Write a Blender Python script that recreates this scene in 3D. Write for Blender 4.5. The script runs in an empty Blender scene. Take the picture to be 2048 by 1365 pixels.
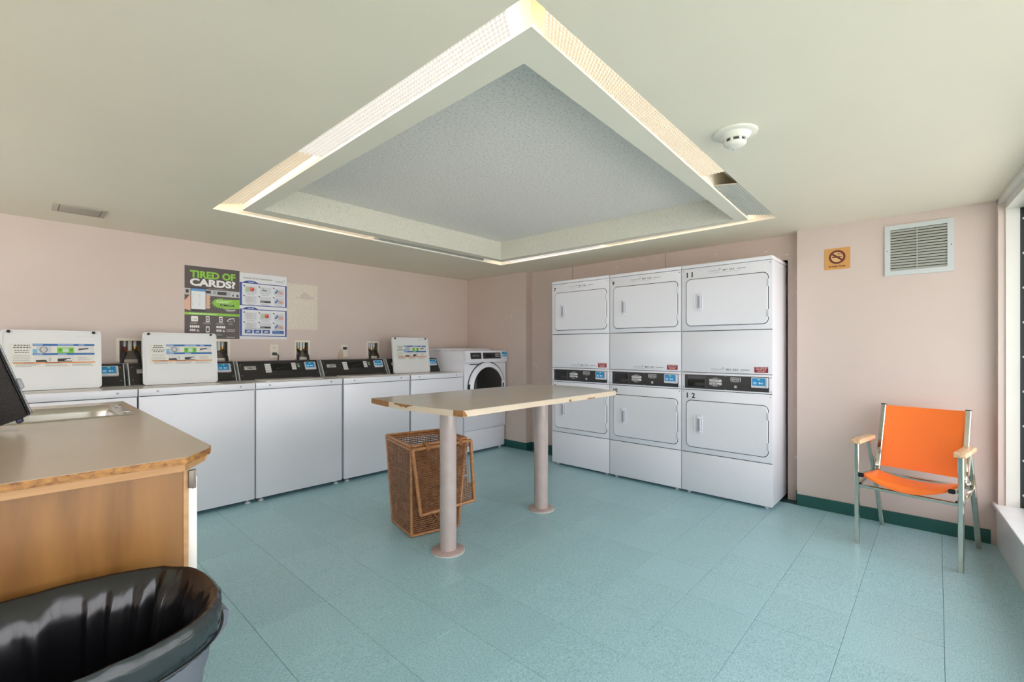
import bpy, bmesh, math, random
from mathutils import Vector, Matrix
random.seed(7)
C = bpy.context.scene.collection
SC = bpy.context.scene
PI = math.pi
H = 2.065            # ceiling height
CAMH = 1.18

# ------------------------------------------------------------------ camera
cam_d = bpy.data.cameras.new('camera')
cam = bpy.data.objects.new('camera', cam_d); C.objects.link(cam)
cam_d.sensor_width = 36.0
cam_d.lens = 917 / 2048 * 36.0
cam_d.shift_y = 14.5 / 2048
cam_d.clip_start = 0.02
cam.location = (0, 0, CAMH)
cam.rotation_euler = (PI/2, 0, math.radians(42.86 - 90))
SC.camera = cam

# ------------------------------------------------------------------ world, light, exposure
w = bpy.data.worlds.new('world'); SC.world = w; w.use_nodes = True
bg = w.node_tree.nodes['Background']
bg.inputs[0].default_value = (1.0, 0.94, 1.0, 1)
bg.inputs[1].default_value = 3.6
SC.view_settings.view_transform = 'Standard'
SC.view_settings.look = 'None'
SC.view_settings.gamma = 1.0
SC.view_settings.use_curve_mapping = False
SC.view_settings.exposure = 0.41
SC.cycles.use_denoising = True
SC.cycles.max_bounces = 12
SC.cycles.diffuse_bounces = 8
SC.cycles.sample_clamp_indirect = 6.0
SC.cycles.caustics_reflective = False
SC.cycles.caustics_refractive = False

# sun behind the building: it only reaches the paving outside, which throws light up to the ceiling
sd = bpy.data.lights.new('sun', 'SUN'); sd.energy = 26.0; sd.angle = math.radians(2); sd.color = (1.0, 0.89, 0.90)
so = bpy.data.objects.new('sun', sd); C.objects.link(so)
so.rotation_euler = Vector((-0.15, -0.62, -0.78)).to_track_quat('-Z', 'Y').to_euler()

# right (window) wall frame: l runs from the far corner towards the camera, o runs outwards
WP0 = Vector((3.995, -0.259, 0)); WD = Vector((-0.99756, -0.06976, 0)); WN = Vector((0.06976, -0.99756, 0))
def W(l, o, z): return WP0 + WD*l + WN*o + Vector((0, 0, z))
# daylight portals in the window openings (they only guide sky sampling)
for i in range(4):
    ld = bpy.data.lights.new('window_portal', 'AREA'); ld.shape = 'RECTANGLE'
    ld.size = 1.32; ld.size_y = 1.70
    ld.cycles.is_portal = True
    lo = bpy.data.objects.new('window_portal', ld); C.objects.link(lo)
    p = W(0.762 + 1.4*i, 0.18, 1.12)
    lo.location = p
    lo.rotation_euler = (-WN).to_track_quat('-Z', 'Z').to_euler()

ld = bpy.data.lights.new('window_portal', 'AREA'); ld.shape = 'RECTANGLE'; ld.size = 2.6; ld.size_y = 1.2; ld.cycles.is_portal = True
lo = bpy.data.objects.new('window_portal', ld); C.objects.link(lo); lo.location = (-1.90, 2.9, 1.35); lo.rotation_euler = Vector((1, 0, 0)).to_track_quat('-Z', 'Z').to_euler()  # portal for the added window behind the camera

# ------------------------------------------------------------------ materials
def lin(c):
    return tuple(((x/255)/12.92 if x/255 <= 0.04045 else ((x/255+0.055)/1.055)**2.4) for x in c)
MATS = {}
def pm(name, col, rough=0.5, metal=0.0, var=0.0, vscale=6.0, bump=0.0, bscale=60.0, spec=0.5, emit=None, es=0.0, coat=0.0, stretch=None, trans=0.0):
    if name in MATS: return MATS[name]
    m = bpy.data.materials.new(name); m.use_nodes = True
    nt = m.node_tree; N = nt.nodes; Lk = nt.links
    b = N['Principled BSDF']
    c = lin(col) + (1,)
    b.inputs['Base Color'].default_value = c
    b.inputs['Roughness'].default_value = rough
    b.inputs['Metallic'].default_value = metal
    b.inputs['Specular IOR Level'].default_value = spec
    if coat: b.inputs['Coat Weight'].default_value = coat
    if trans: b.inputs['Transmission Weight'].default_value = trans
    if emit:
        b.inputs['Emission Color'].default_value = lin(emit) + (1,)
        b.inputs['Emission Strength'].default_value = es
    tc = N.new('ShaderNodeTexCoord')
    src = tc.outputs['Object']
    if stretch:
        mp = N.new('ShaderNodeMapping'); mp.inputs['Scale'].default_value = stretch
        Lk.new(src, mp.inputs['Vector']); src = mp.outputs['Vector']
    if var:
        n = N.new('ShaderNodeTexNoise'); n.inputs['Scale'].default_value = vscale; n.inputs['Detail'].default_value = 4
        Lk.new(src, n.inputs['Vector'])
        r = N.new('ShaderNodeMapRange'); r.inputs['From Min'].default_value = 0.3; r.inputs['From Max'].default_value = 0.7
        r.inputs['To Min'].default_value = 1-var; r.inputs['To Max'].default_value = 1+var
        Lk.new(n.outputs['Fac'], r.inputs['Value'])
        mx = N.new('ShaderNodeVectorMath'); mx.operation = 'SCALE'
        mx.inputs[0].default_value = c[:3]
        Lk.new(r.outputs['Result'], mx.inputs['Scale'])
        Lk.new(mx.outputs['Vector'], b.inputs['Base Color'])
    if bump:
        n2 = N.new('ShaderNodeTexNoise'); n2.inputs['Scale'].default_value = bscale; n2.inputs['Detail'].default_value = 3
        Lk.new(src, n2.inputs['Vector'])
        bp = N.new('ShaderNodeBump'); bp.inputs['Strength'].default_value = bump; bp.inputs['Distance'].default_value = 0.004
        Lk.new(n2.outputs['Fac'], bp.inputs['Height']); Lk.new(bp.outputs['Normal'], b.inputs['Normal'])
    MATS[name] = m
    return m

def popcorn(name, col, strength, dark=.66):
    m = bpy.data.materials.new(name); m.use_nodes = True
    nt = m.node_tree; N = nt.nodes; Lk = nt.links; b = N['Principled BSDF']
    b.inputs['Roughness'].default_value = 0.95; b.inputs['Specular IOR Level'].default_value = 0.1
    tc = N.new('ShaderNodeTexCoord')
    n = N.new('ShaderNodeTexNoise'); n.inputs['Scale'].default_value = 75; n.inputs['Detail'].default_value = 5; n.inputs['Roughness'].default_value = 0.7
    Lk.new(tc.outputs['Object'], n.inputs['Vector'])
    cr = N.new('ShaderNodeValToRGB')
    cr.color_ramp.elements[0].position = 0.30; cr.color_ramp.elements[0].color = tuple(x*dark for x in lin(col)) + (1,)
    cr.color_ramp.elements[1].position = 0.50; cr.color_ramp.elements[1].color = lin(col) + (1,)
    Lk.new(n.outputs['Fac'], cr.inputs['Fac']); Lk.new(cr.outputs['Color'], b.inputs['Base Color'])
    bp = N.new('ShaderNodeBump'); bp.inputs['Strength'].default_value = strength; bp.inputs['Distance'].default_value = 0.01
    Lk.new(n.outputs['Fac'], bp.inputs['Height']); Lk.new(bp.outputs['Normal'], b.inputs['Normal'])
    return m

def floor_mat():
    m = bpy.data.materials.new('speckled_vinyl'); m.use_nodes = True
    nt = m.node_tree; N = nt.nodes; Lk = nt.links; b = N['Principled BSDF']
    b.inputs['Roughness'].default_value = 0.3; b.inputs['Specular IOR Level'].default_value = 0.5
    tc = N.new('ShaderNodeTexCoord')
    oi = N.new('ShaderNodeObjectInfo')
    ad = N.new('ShaderNodeVectorMath'); ad.operation = 'ADD'
    sc = N.new('ShaderNodeVectorMath'); sc.operation = 'SCALE'; sc.inputs[0].default_value = (37, 19, 5)
    Lk.new(oi.outputs['Random'], sc.inputs['Scale'])
    Lk.new(tc.outputs['Object'], ad.inputs[0]); Lk.new(sc.outputs['Vector'], ad.inputs[1])
    mp = N.new('ShaderNodeMapping'); mp.inputs['Scale'].default_value = (1.0, 1.7, 1)
    Lk.new(ad.outputs['Vector'], mp.inputs['Vector'])
    n = N.new('ShaderNodeTexNoise'); n.inputs['Scale'].default_value = 120; n.inputs['Detail'].default_value = 3; n.inputs['Roughness'].default_value = 0.65
    Lk.new(mp.outputs['Vector'], n.inputs['Vector'])
    cr = N.new('ShaderNodeValToRGB'); e = cr.color_ramp.elements
    e[0].position = 0.30; e[0].color = lin((120, 160, 168)) + (1,)
    e[1].position = 0.47; e[1].color = lin((154, 192, 201)) + (1,)
    x = e.new(0.62); x.color = lin((163, 201, 209)) + (1,)
    x = e.new(0.76); x.color = lin((200, 226, 228)) + (1,)
    Lk.new(n.outputs['Fac'], cr.inputs['Fac'])
    n3 = N.new('ShaderNodeTexNoise'); n3.inputs['Scale'].default_value = 2.5; Lk.new(tc.outputs['Object'], n3.inputs['Vector'])
    mr = N.new('ShaderNodeMapRange'); mr.inputs['To Min'].default_value = 0.93; mr.inputs['To Max'].default_value = 1.06
    Lk.new(n3.outputs['Fac'], mr.inputs['Value'])
    r2 = N.new('ShaderNodeMapRange'); r2.inputs['To Min'].default_value = 0.97; r2.inputs['To Max'].default_value = 1.03
    Lk.new(oi.outputs['Random'], r2.inputs['Value'])
    mu = N.new('ShaderNodeMath'); mu.operation = 'MULTIPLY'; Lk.new(mr.outputs[0], mu.inputs[0]); Lk.new(r2.outputs[0], mu.inputs[1])
    s2 = N.new('ShaderNodeVectorMath'); s2.operation = 'SCALE'
    Lk.new(cr.outputs['Color'], s2.inputs[0]); Lk.new(mu.outputs[0], s2.inputs['Scale'])
    Lk.new(s2.outputs['Vector'], b.inputs['Base Color'])
    n4 = N.new('ShaderNodeTexNoise'); n4.inputs['Scale'].default_value = 9; Lk.new(ad.outputs['Vector'], n4.inputs['Vector'])
    bp = N.new('ShaderNodeBump'); bp.inputs['Strength'].default_value = 0.10; bp.inputs['Distance'].default_value = 0.004
    Lk.new(n4.outputs['Fac'], bp.inputs['Height']); Lk.new(bp.outputs['Normal'], b.inputs['Normal'])
    return m

def wood_mat(name, c1, c2, rough, scale=(14, 14, 1.3), dist=2.5):
    m = bpy.data.materials.new(name); m.use_nodes = True
    nt = m.node_tree; N = nt.nodes; Lk = nt.links; b = N['Principled BSDF']
    b.inputs['Roughness'].default_value = rough
    tc = N.new('ShaderNodeTexCoord'); mp = N.new('ShaderNodeMapping'); mp.inputs['Scale'].default_value = scale
    Lk.new(tc.outputs['Object'], mp.inputs['Vector'])
    n = N.new('ShaderNodeTexNoise'); n.inputs['Scale'].default_value = 1.0; n.inputs['Detail'].default_value = 6; n.inputs['Distortion'].default_value = dist
    Lk.new(mp.outputs['Vector'], n.inputs['Vector'])
    cr = N.new('ShaderNodeValToRGB'); e = cr.color_ramp.elements
    e[0].position = 0.3; e[0].color = lin(c2) + (1,)
    e[1].position = 0.66; e[1].color = lin(c1) + (1,)
    Lk.new(n.outputs['Fac'], cr.inputs['Fac']); Lk.new(cr.outputs['Color'], b.inputs['Base Color'])
    return m

def wall_mat(name, col, scuff=0.0):
    m = pm(name, col, rough=0.38, var=0.025, vscale=1.5, bump=0.06, bscale=45, spec=0.4)
    if scuff:
        nt = m.node_tree; N = nt.nodes; Lk = nt.links; b = N['Principled BSDF']
        prev = b.inputs['Base Color'].links[0].from_socket
        tc = N.new('ShaderNodeTexCoord')
        n = N.new('ShaderNodeTexNoise'); n.inputs['Scale'].default_value = 26; n.inputs['Detail'].default_value = 6
        Lk.new(tc.outputs['Object'], n.inputs['Vector'])
        cr = N.new('ShaderNodeValToRGB'); cr.color_ramp.elements[0].position = 0.66; cr.color_ramp.elements[1].position = 0.70
        Lk.new(n.outputs['Fac'], cr.inputs['Fac'])
        mx = N.new('ShaderNodeMix'); mx.data_type = 'RGBA'
        Lk.new(cr.outputs['Color'], mx.inputs[0]); Lk.new(prev, mx.inputs[6]); mx.inputs[7].default_value = lin((216, 206, 198)) + (1,)
        Lk.new(mx.outputs[2], b.inputs['Base Color'])
    return m

M_wall = wall_mat('pinkish_beige_paint', (206, 190, 182))
M_wallb = wall_mat('scuffed_beige_paint', (202, 184, 175), scuff=1)
M_ceil = pm('warm_white_ceiling_paint', (225, 219, 201), rough=0.42, var=0.02, vscale=1.2, bump=0.05, bscale=6, spec=0.35)
M_beam = pm('cove_beam_paint', (223, 219, 203), rough=0.5, var=0.02, vscale=2)
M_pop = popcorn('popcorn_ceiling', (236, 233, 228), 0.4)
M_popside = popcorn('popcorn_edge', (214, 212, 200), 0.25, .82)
M_cream = pm('cream_cove_paint', (250, 245, 234), rough=0.6, var=0.03)
M_green = pm('dark_green_vinyl', (30, 84, 78), rough=0.35, var=0.08, vscale=9)
M_white = pm('white_appliance_enamel', (228, 228, 235), rough=0.27, spec=0.5, var=0.006, vscale=3)
M_top = pm('greige_washer_top', (206, 202, 196), rough=0.22, var=0.05, vscale=8)
M_lid = pm('white_lid_enamel', (218, 219, 219), rough=0.35, var=0.015, vscale=5)
M_seam = pm('dark_seam', (70, 72, 76), rough=0.7)
M_blackp = pm('black_console_plastic', (42, 40, 41), rough=0.32, var=0.05, vscale=30)
M_dark = pm('near_black', (16, 16, 18), rough=0.35)
M_screen = pm('dark_display_window', (20, 22, 22), rough=0.08)
M_grey = pm('grey_plastic', (150, 153, 158), rough=0.4)
M_lgrey = pm('light_grey_plastic', (205, 207, 212), rough=0.4)
M_chrome = pm('worn_chrome', (205, 203, 192), rough=0.13, metal=1.0, var=0.06, vscale=20)
M_steel = pm('brushed_steel', (196, 192, 186), rough=0.26, metal=1.0, bump=0.05, bscale=200, stretch=(1, 12, 1))
M_screw = pm('zinc_screw', (150, 150, 152), rough=0.3, metal=1.0)
M_frame = pm('white_window_paint', (218, 217, 210), rough=0.35, var=0.02, vscale=6)
M_sillm = pm('scuffed_white_sill_paint', (222, 224, 226), rough=0.35, var=0.05, vscale=5)
M_glass = None
def glass_mat():
    m = bpy.data.materials.new('window_glass'); m.use_nodes = True
    nt = m.node_tree; N = nt.nodes; Lk = nt.links
    for n in list(N): N.remove(n)
    out = N.new('ShaderNodeOutputMaterial'); mix = N.new('ShaderNodeMixShader'); fr = N.new('ShaderNodeFresnel'); fr.inputs[0].default_value = 1.45
    tr = N.new('ShaderNodeBsdfTransparent'); tr.inputs[0].default_value = (0.93, 0.96, 0.95, 1); gl = N.new('ShaderNodeBsdfGlossy'); gl.inputs['Roughness'].default_value = 0.02
    ge = N.new('ShaderNodeNewGeometry'); sb = N.new('ShaderNodeMath'); sb.operation = 'SUBTRACT'; sb.inputs[0].default_value = 1.0
    ml = N.new('ShaderNodeMath'); ml.operation = 'MULTIPLY'      # reflect on the outer faces only, never inside the pane
    Lk.new(ge.outputs['Backfacing'], sb.inputs[1]); Lk.new(sb.outputs[0], ml.inputs[0]); Lk.new(fr.outputs[0], ml.inputs[1]); Lk.new(ml.outputs[0], mix.inputs[0]); Lk.new(tr.outputs[0], mix.inputs[1]); Lk.new(gl.outputs[0], mix.inputs[2]); Lk.new(mix.outputs[0], out.inputs[0])
    return m
M_glass = glass_mat()
M_post = pm('mauve_beige_post_enamel', (182, 166, 162), rough=0.2, var=0.05, vscale=14, coat=0.3)
M_tabtop = pm('greige_laminate', (190, 179, 165), rough=0.16, var=0.02, vscale=4)
M_tabedge = pm('cream_table_edge', (206, 190, 168), rough=0.45, var=0.03)
M_chip = pm('bare_chipboard', (146, 104, 62), rough=0.85, var=0.3, vscale=120)
M_counter = pm('taupe_laminate', (186, 168, 150), rough=0.22, var=0.03, vscale=3)
M_wood = wood_mat('birch_veneer', (144, 100, 48), (108, 70, 29), 0.36, (6, 6, .8), 2.2)
M_woodlite = wood_mat('pale_pine_strip', (182, 142, 96), (166, 122, 76), 0.5, (3, 60, 60), 0.5)
M_worn = wood_mat('worn_countertop_edge', (178, 128, 66), (104, 62, 30), 0.6, (60, 60, 90), 0.5)
M_orange = pm('orange_vinyl', (246, 120, 42), rough=0.34, bump=0.15, bscale=260, var=0.02, vscale=5)
M_arm = wood_mat('pale_varnished_arm', (228, 196, 160), (196, 150, 108), 0.3, (10, 60, 60), 0.5)
M_wick = pm('brown_wicker', (138, 94, 62), rough=0.42, var=0.32, vscale=26, bump=0.3, bscale=300, coat=0.2)
M_wickr = pm('tan_wicker_rim', (172, 118, 72), rough=0.45, var=0.30, vscale=55, bump=0.5, bscale=240, coat=0.2)
M_bin = pm('grey_bin_plastic', (94, 98, 107), rough=0.5, bump=0.08, bscale=180)
M_bag = pm('black_bin_bag', (20, 20, 23), rough=0.20, bump=0.9, bscale=14, stretch=(1, 1, .45), spec=0.7)
M_bagout = pm('stretched_bin_bag', (38, 45, 47), rough=0.25, bump=0.3, bscale=30, stretch=(1, 1, 4))
M_case = pm('black_textured_plastic', (34, 30, 29), rough=0.7, bump=0.8, bscale=320, var=0.4, vscale=160)
M_alu = pm('aluminium_trim', (170, 165, 162), rough=0.28, metal=0.9)
M_brass = pm('brass', (190, 150, 80), rough=0.3, metal=1.0)
M_red = pm('red_valve', (150, 60, 40), rough=0.4)
M_hose = pm('black_rubber_hose', (34, 33, 34), rough=0.55)
M_plate = pm('ivory_outlet_plastic', (226, 216, 200), rough=0.4)
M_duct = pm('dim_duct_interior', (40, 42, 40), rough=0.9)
M_ventgrey = pm('grey_vent_enamel', (196, 202, 202), rough=0.4)
M_louver = pm('louver_enamel', (178, 180, 172), rough=0.45)
M_det = pm('smoke_detector_plastic', (228, 226, 214), rough=0.4)
M_ceilvent = pm('greige_vent_paint', (186, 178, 164), rough=0.5)
M_out = pm('dark_exterior_panel', (34, 40, 42), rough=0.5)
M_ground = pm('pale_concrete_walk', (176, 178, 172), rough=0.9, var=0.1, vscale=2)
M_tile = floor_mat()
M_under = pm('dark_tile_joint', (48, 78, 78), rough=0.8)

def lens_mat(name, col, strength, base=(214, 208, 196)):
    """acrylic prism lens with its glow put into the material: prism sides painted unequally bright"""
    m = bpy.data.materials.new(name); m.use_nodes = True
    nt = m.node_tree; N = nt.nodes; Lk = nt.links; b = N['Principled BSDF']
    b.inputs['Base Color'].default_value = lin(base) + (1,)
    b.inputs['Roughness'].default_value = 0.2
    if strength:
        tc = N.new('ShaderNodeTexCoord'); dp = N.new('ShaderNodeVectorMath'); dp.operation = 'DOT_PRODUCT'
        dp.inputs[1].default_value = (0.62, 0.55, -0.45)  # light and dark prism sides painted into the emission by facing
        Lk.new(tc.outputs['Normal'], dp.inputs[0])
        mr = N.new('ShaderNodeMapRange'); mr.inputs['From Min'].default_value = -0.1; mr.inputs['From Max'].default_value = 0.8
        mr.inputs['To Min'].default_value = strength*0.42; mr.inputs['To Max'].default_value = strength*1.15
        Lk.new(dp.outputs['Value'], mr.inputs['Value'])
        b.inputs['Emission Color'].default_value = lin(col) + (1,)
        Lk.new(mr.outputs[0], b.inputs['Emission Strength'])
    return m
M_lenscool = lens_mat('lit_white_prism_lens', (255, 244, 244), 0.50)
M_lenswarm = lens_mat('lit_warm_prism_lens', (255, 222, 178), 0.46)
M_lensoff = lens_mat('unlit_prism_lens', (255, 255, 255), 0, (184, 186, 178))
M_tubewarm = pm('warm_fluorescent_tube', (255, 235, 205), emit=(255, 230, 200), es=5.0)
M_tubecool = pm('white_fluorescent_tube', (255, 250, 245), emit=(255, 246, 236), es=5.0)
M_tubeoff = pm('dead_fluorescent_tube', (225, 225, 220), rough=0.3)

INK = {}
def ink(c, rough=0.45):
    k = 'ink_%02x%02x%02x' % c
    return pm(k, c, rough=rough)

# ------------------------------------------------------------------ builder helpers
def obj(name, bm, m, parent=None, root=None, smooth=35, kind=None, label=None):
    """world-space bmesh -> ONE mesh object; coordinates are shifted to the root's base"""
    me = bpy.data.meshes.new(name)
    o0 = root.location if root is not None else None
    if o0 is not None: bmesh.ops.translate(bm, verts=bm.verts, vec=-Vector(o0))
    bmesh.ops.recalc_face_normals(bm, faces=bm.faces)
    bm.to_mesh(me); bm.free()
    for mm in (m if isinstance(m, (list, tuple)) else [m]): me.materials.append(mm)
    if smooth:
        for p in me.polygons: p.use_smooth = True
        me.set_sharp_from_angle(angle=math.radians(smooth))
    o = bpy.data.objects.new(name, me); C.objects.link(o)
    if parent is not None: o.parent = parent
    elif root is not None: o.parent = root
    if kind: o['kind'] = kind
    if label: o['label'] = label
    return o
def thing(name, loc, label, cat, group=None):
    o = bpy.data.objects.new(name, None); C.objects.link(o); o.location = loc; o.empty_display_size = 0.1
    o['label'] = label; o['category'] = cat
    if group: o['group'] = group
    return o
def solo(name, bm, m, loc, label, cat, group=None, smooth=35):
    bmesh.ops.translate(bm, verts=bm.verts, vec=-Vector(loc))
    o = obj(name, bm, m, smooth=smooth); o.location = loc
    o['label'] = label; o['category'] = cat
    if group: o['group'] = group
    return o
def struct(name, bm, m, smooth=0, parent=None):
    return obj(name, bm, m, parent=parent, smooth=smooth, kind='structure' if parent is None else None)

def BM(): return bmesh.new()
def box(bm, x0, x1, y0, y1, z0, z1, bev=0.0, mi=0, seg=2, M=None):
    if x1 < x0: x0, x1 = x1, x0
    if y1 < y0: y0, y1 = y1, y0
    if z1 < z0: z0, z1 = z1, z0
    r = bmesh.ops.create_cube(bm, size=1.0)
    vs = r['verts']
    for v in vs:
        v.co = Vector((x0 + (v.co.x+.5)*(x1-x0), y0 + (v.co.y+.5)*(y1-y0), z0 + (v.co.z+.5)*(z1-z0)))
    fs = set(f for v in vs for f in v.link_faces)
    for f in fs: f.material_index = mi
    if bev:
        es = list(set(e for v in vs for e in v.link_edges))
        rr = bmesh.ops.bevel(bm, geom=es, offset=bev, segments=seg, profile=0.5, affect='EDGES', clamp_overlap=True, material=-1)
        vs = list(set(v for f in rr['faces'] for v in f.verts) | set(v for v in vs if v.is_valid))
        fs = set(f for v in vs for f in v.link_faces)
        for f in fs: f.material_index = mi
        vs = list(set(v for f in fs for v in f.verts))
    if M is not None:
        for v in vs: v.co = M @ v.co
    return vs
def bx(*a, **k):
    bm = BM(); box(bm, *a, **k); return bm
def loft(bm, rings, close=True, cap0=True, cap1=True, mi=0):
    R = [[bm.verts.new(p) for p in r] for r in rings]
    n = len(R[0])
    for a, b in zip(R[:-1], R[1:]):
        for i in range(n if close else n-1):
            j = (i+1) % n
            f = bm.faces.new((a[i], a[j], b[j], b[i])); f.material_index = mi
    if cap0 and close: f = bm.faces.new(R[0][::-1]); f.material_index = mi
    if cap1 and close: f = bm.faces.new(R[-1]); f.material_index = mi
    return R
def cyl(bm, p0, p1, r0, r1=None, n=16, mi=0):
    p0 = Vector(p0); p1 = Vector(p1); r1 = r0 if r1 is None else r1
    d = (p1-p0).normalized(); a = d.orthogonal().normalized(); b = d.cross(a)
    rings = [[p + (a*math.cos(2*PI*i/n) + b*math.sin(2*PI*i/n))*r for i in range(n)] for p, r in ((p0, r0), (p1, r1))]
    loft(bm, rings, mi=mi)
def lathe(bm, c, axis, prof, n=32, mi=0, cap0=True, cap1=True):
    """prof: list of (distance along axis, radius)"""
    c = Vector(c); d = Vector(axis).normalized(); a = d.orthogonal().normalized(); b = d.cross(a)
    loft(bm, [[c + d*t + (a*math.cos(2*PI*i/n) + b*math.sin(2*PI*i/n))*r for i in range(n)] for t, r in prof], cap0=cap0, cap1=cap1, mi=mi)
def smooth_path(pts, k=6):
    pts = [Vector(p) for p in pts]
    P = [pts[0]*2 - pts[1]] + pts + [pts[-1]*2 - pts[-2]]
    out = []
    for i in range(1, len(P)-2):
        for j in range(k):
            t = j/k
            a, b, c, d = P[i-1], P[i], P[i+1], P[i+2]
            out.append(0.5*((2*b) + (c-a)*t + (2*a-5*b+4*c-d)*t*t + (3*b-3*c+d-a)*t**3))
    out.append(pts[-1]); return out
def tube(bm, pts, r, n=10, mi=0, up=None, rect=None):
    """round tube, or rectangular bar when rect=(half width along up x dir, half height along up)"""
    pts = [Vector(p) for p in pts]; rings = []
    u = Vector(up) if up is not None else None
    prev = None
    for i, p in enumerate(pts):
        d = (pts[min(i+1, len(pts)-1)] - pts[max(i-1, 0)]).normalized()
        if u is not None: s = d.cross(u).normalized(); v = s.cross(d).normalized()
        else:
            if prev is None: s = d.orthogonal().normalized()
            else: s = (prev - d*prev.dot(d)).normalized()
            prev = s; v = d.cross(s)
        if rect:
            a, b = rect; e = min(a, b)*0.35
            prof = [(-a+e, -b), (a-e, -b), (a, -b+e), (a, b-e), (a-e, b), (-a+e, b), (-a, b-e), (-a, -b+e)]
            rings.append([p + s*x + v*y for x, y in prof])
        else:
            rings.append([p + (s*math.cos(2*PI*k/n) + v*math.sin(2*PI*k/n))*r for k in range(n)])
    loft(bm, rings, mi=mi)
def rrect(w, h, r, k=5):
    pts = []
    for cx, cy, a0 in ((w-r, h-r, 0), (r, h-r, 90), (r, r, 180), (w-r, r, 270)):
        for i in range(k+1):
            a = math.radians(a0 + 90*i/k); pts.append((cx + r*math.cos(a), cy + r*math.sin(a)))
    return pts
def prism(bm, pts, F, d0, d1, mi=0, edge=0.0):
    """pts 2D polygon, F(u,v,d)->world, extruded from d0 to d1 (d1 the visible side), optional chamfer"""
    rings = [[F(u, v, d0) for u, v in pts]]
    if edge:
        cx = sum(p[0] for p in pts)/len(pts); cy = sum(p[1] for p in pts)/len(pts)
        rings.append([F(u, v, d1 - (edge if d1 > d0 else -edge)) for u, v in pts])
        sx = max(abs(p[0]-cx) for p in pts); sy = max(abs(p[1]-cy) for p in pts)
        rings.append([F(cx + (u-cx)*(1-edge/sx), cy + (v-cy)*(1-edge/sy), d1) for u, v in pts])
    else: rings.append([F(u, v, d1) for u, v in pts])
    loft(bm, rings, mi=mi)
def ring2(bm, outer, inner, F, d0, d1, mi=0):
    """frame between two polygons of the same point count"""
    n = len(outer)
    A = [bm.verts.new(F(u, v, d0)) for u, v in outer]; B = [bm.verts.new(F(u, v, d1)) for u, v in outer]
    Cc = [bm.verts.new(F(u, v, d1)) for u, v in inner]; D = [bm.verts.new(F(u, v, d0)) for u, v in inner]
    for i in range(n):
        j = (i+1) % n
        for q in ((A[i], A[j], B[j], B[i]), (B[i], B[j], Cc[j], Cc[i]), (Cc[i], Cc[j], D[j], D[i]), (D[i], D[j], A[j], A[i])):
            f = bm.faces.new(q); f.material_index = mi
def holes(bm, a0, a1, b0, b1, hs, put):
    """rectangular decomposition of [a0,a1]x[b0,b1] minus holes; put(a0,a1,b0,b1) adds one block"""
    A = sorted({a0, a1} | {h[0] for h in hs} | {h[1] for h in hs})
    for x0, x1 in zip(A[:-1], A[1:]):
        cuts = sorted([(h[2], h[3]) for h in hs if h[0] <= x0 + 1e-6 and h[1] >= x1 - 1e-6])
        z = b0
        for c0, c1 in cuts:
            if c0 > z + 1e-6: put(x0, x1, z, c0)
            z = c1
        if z < b1 - 1e-6: put(x0, x1, z, b1)

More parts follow.
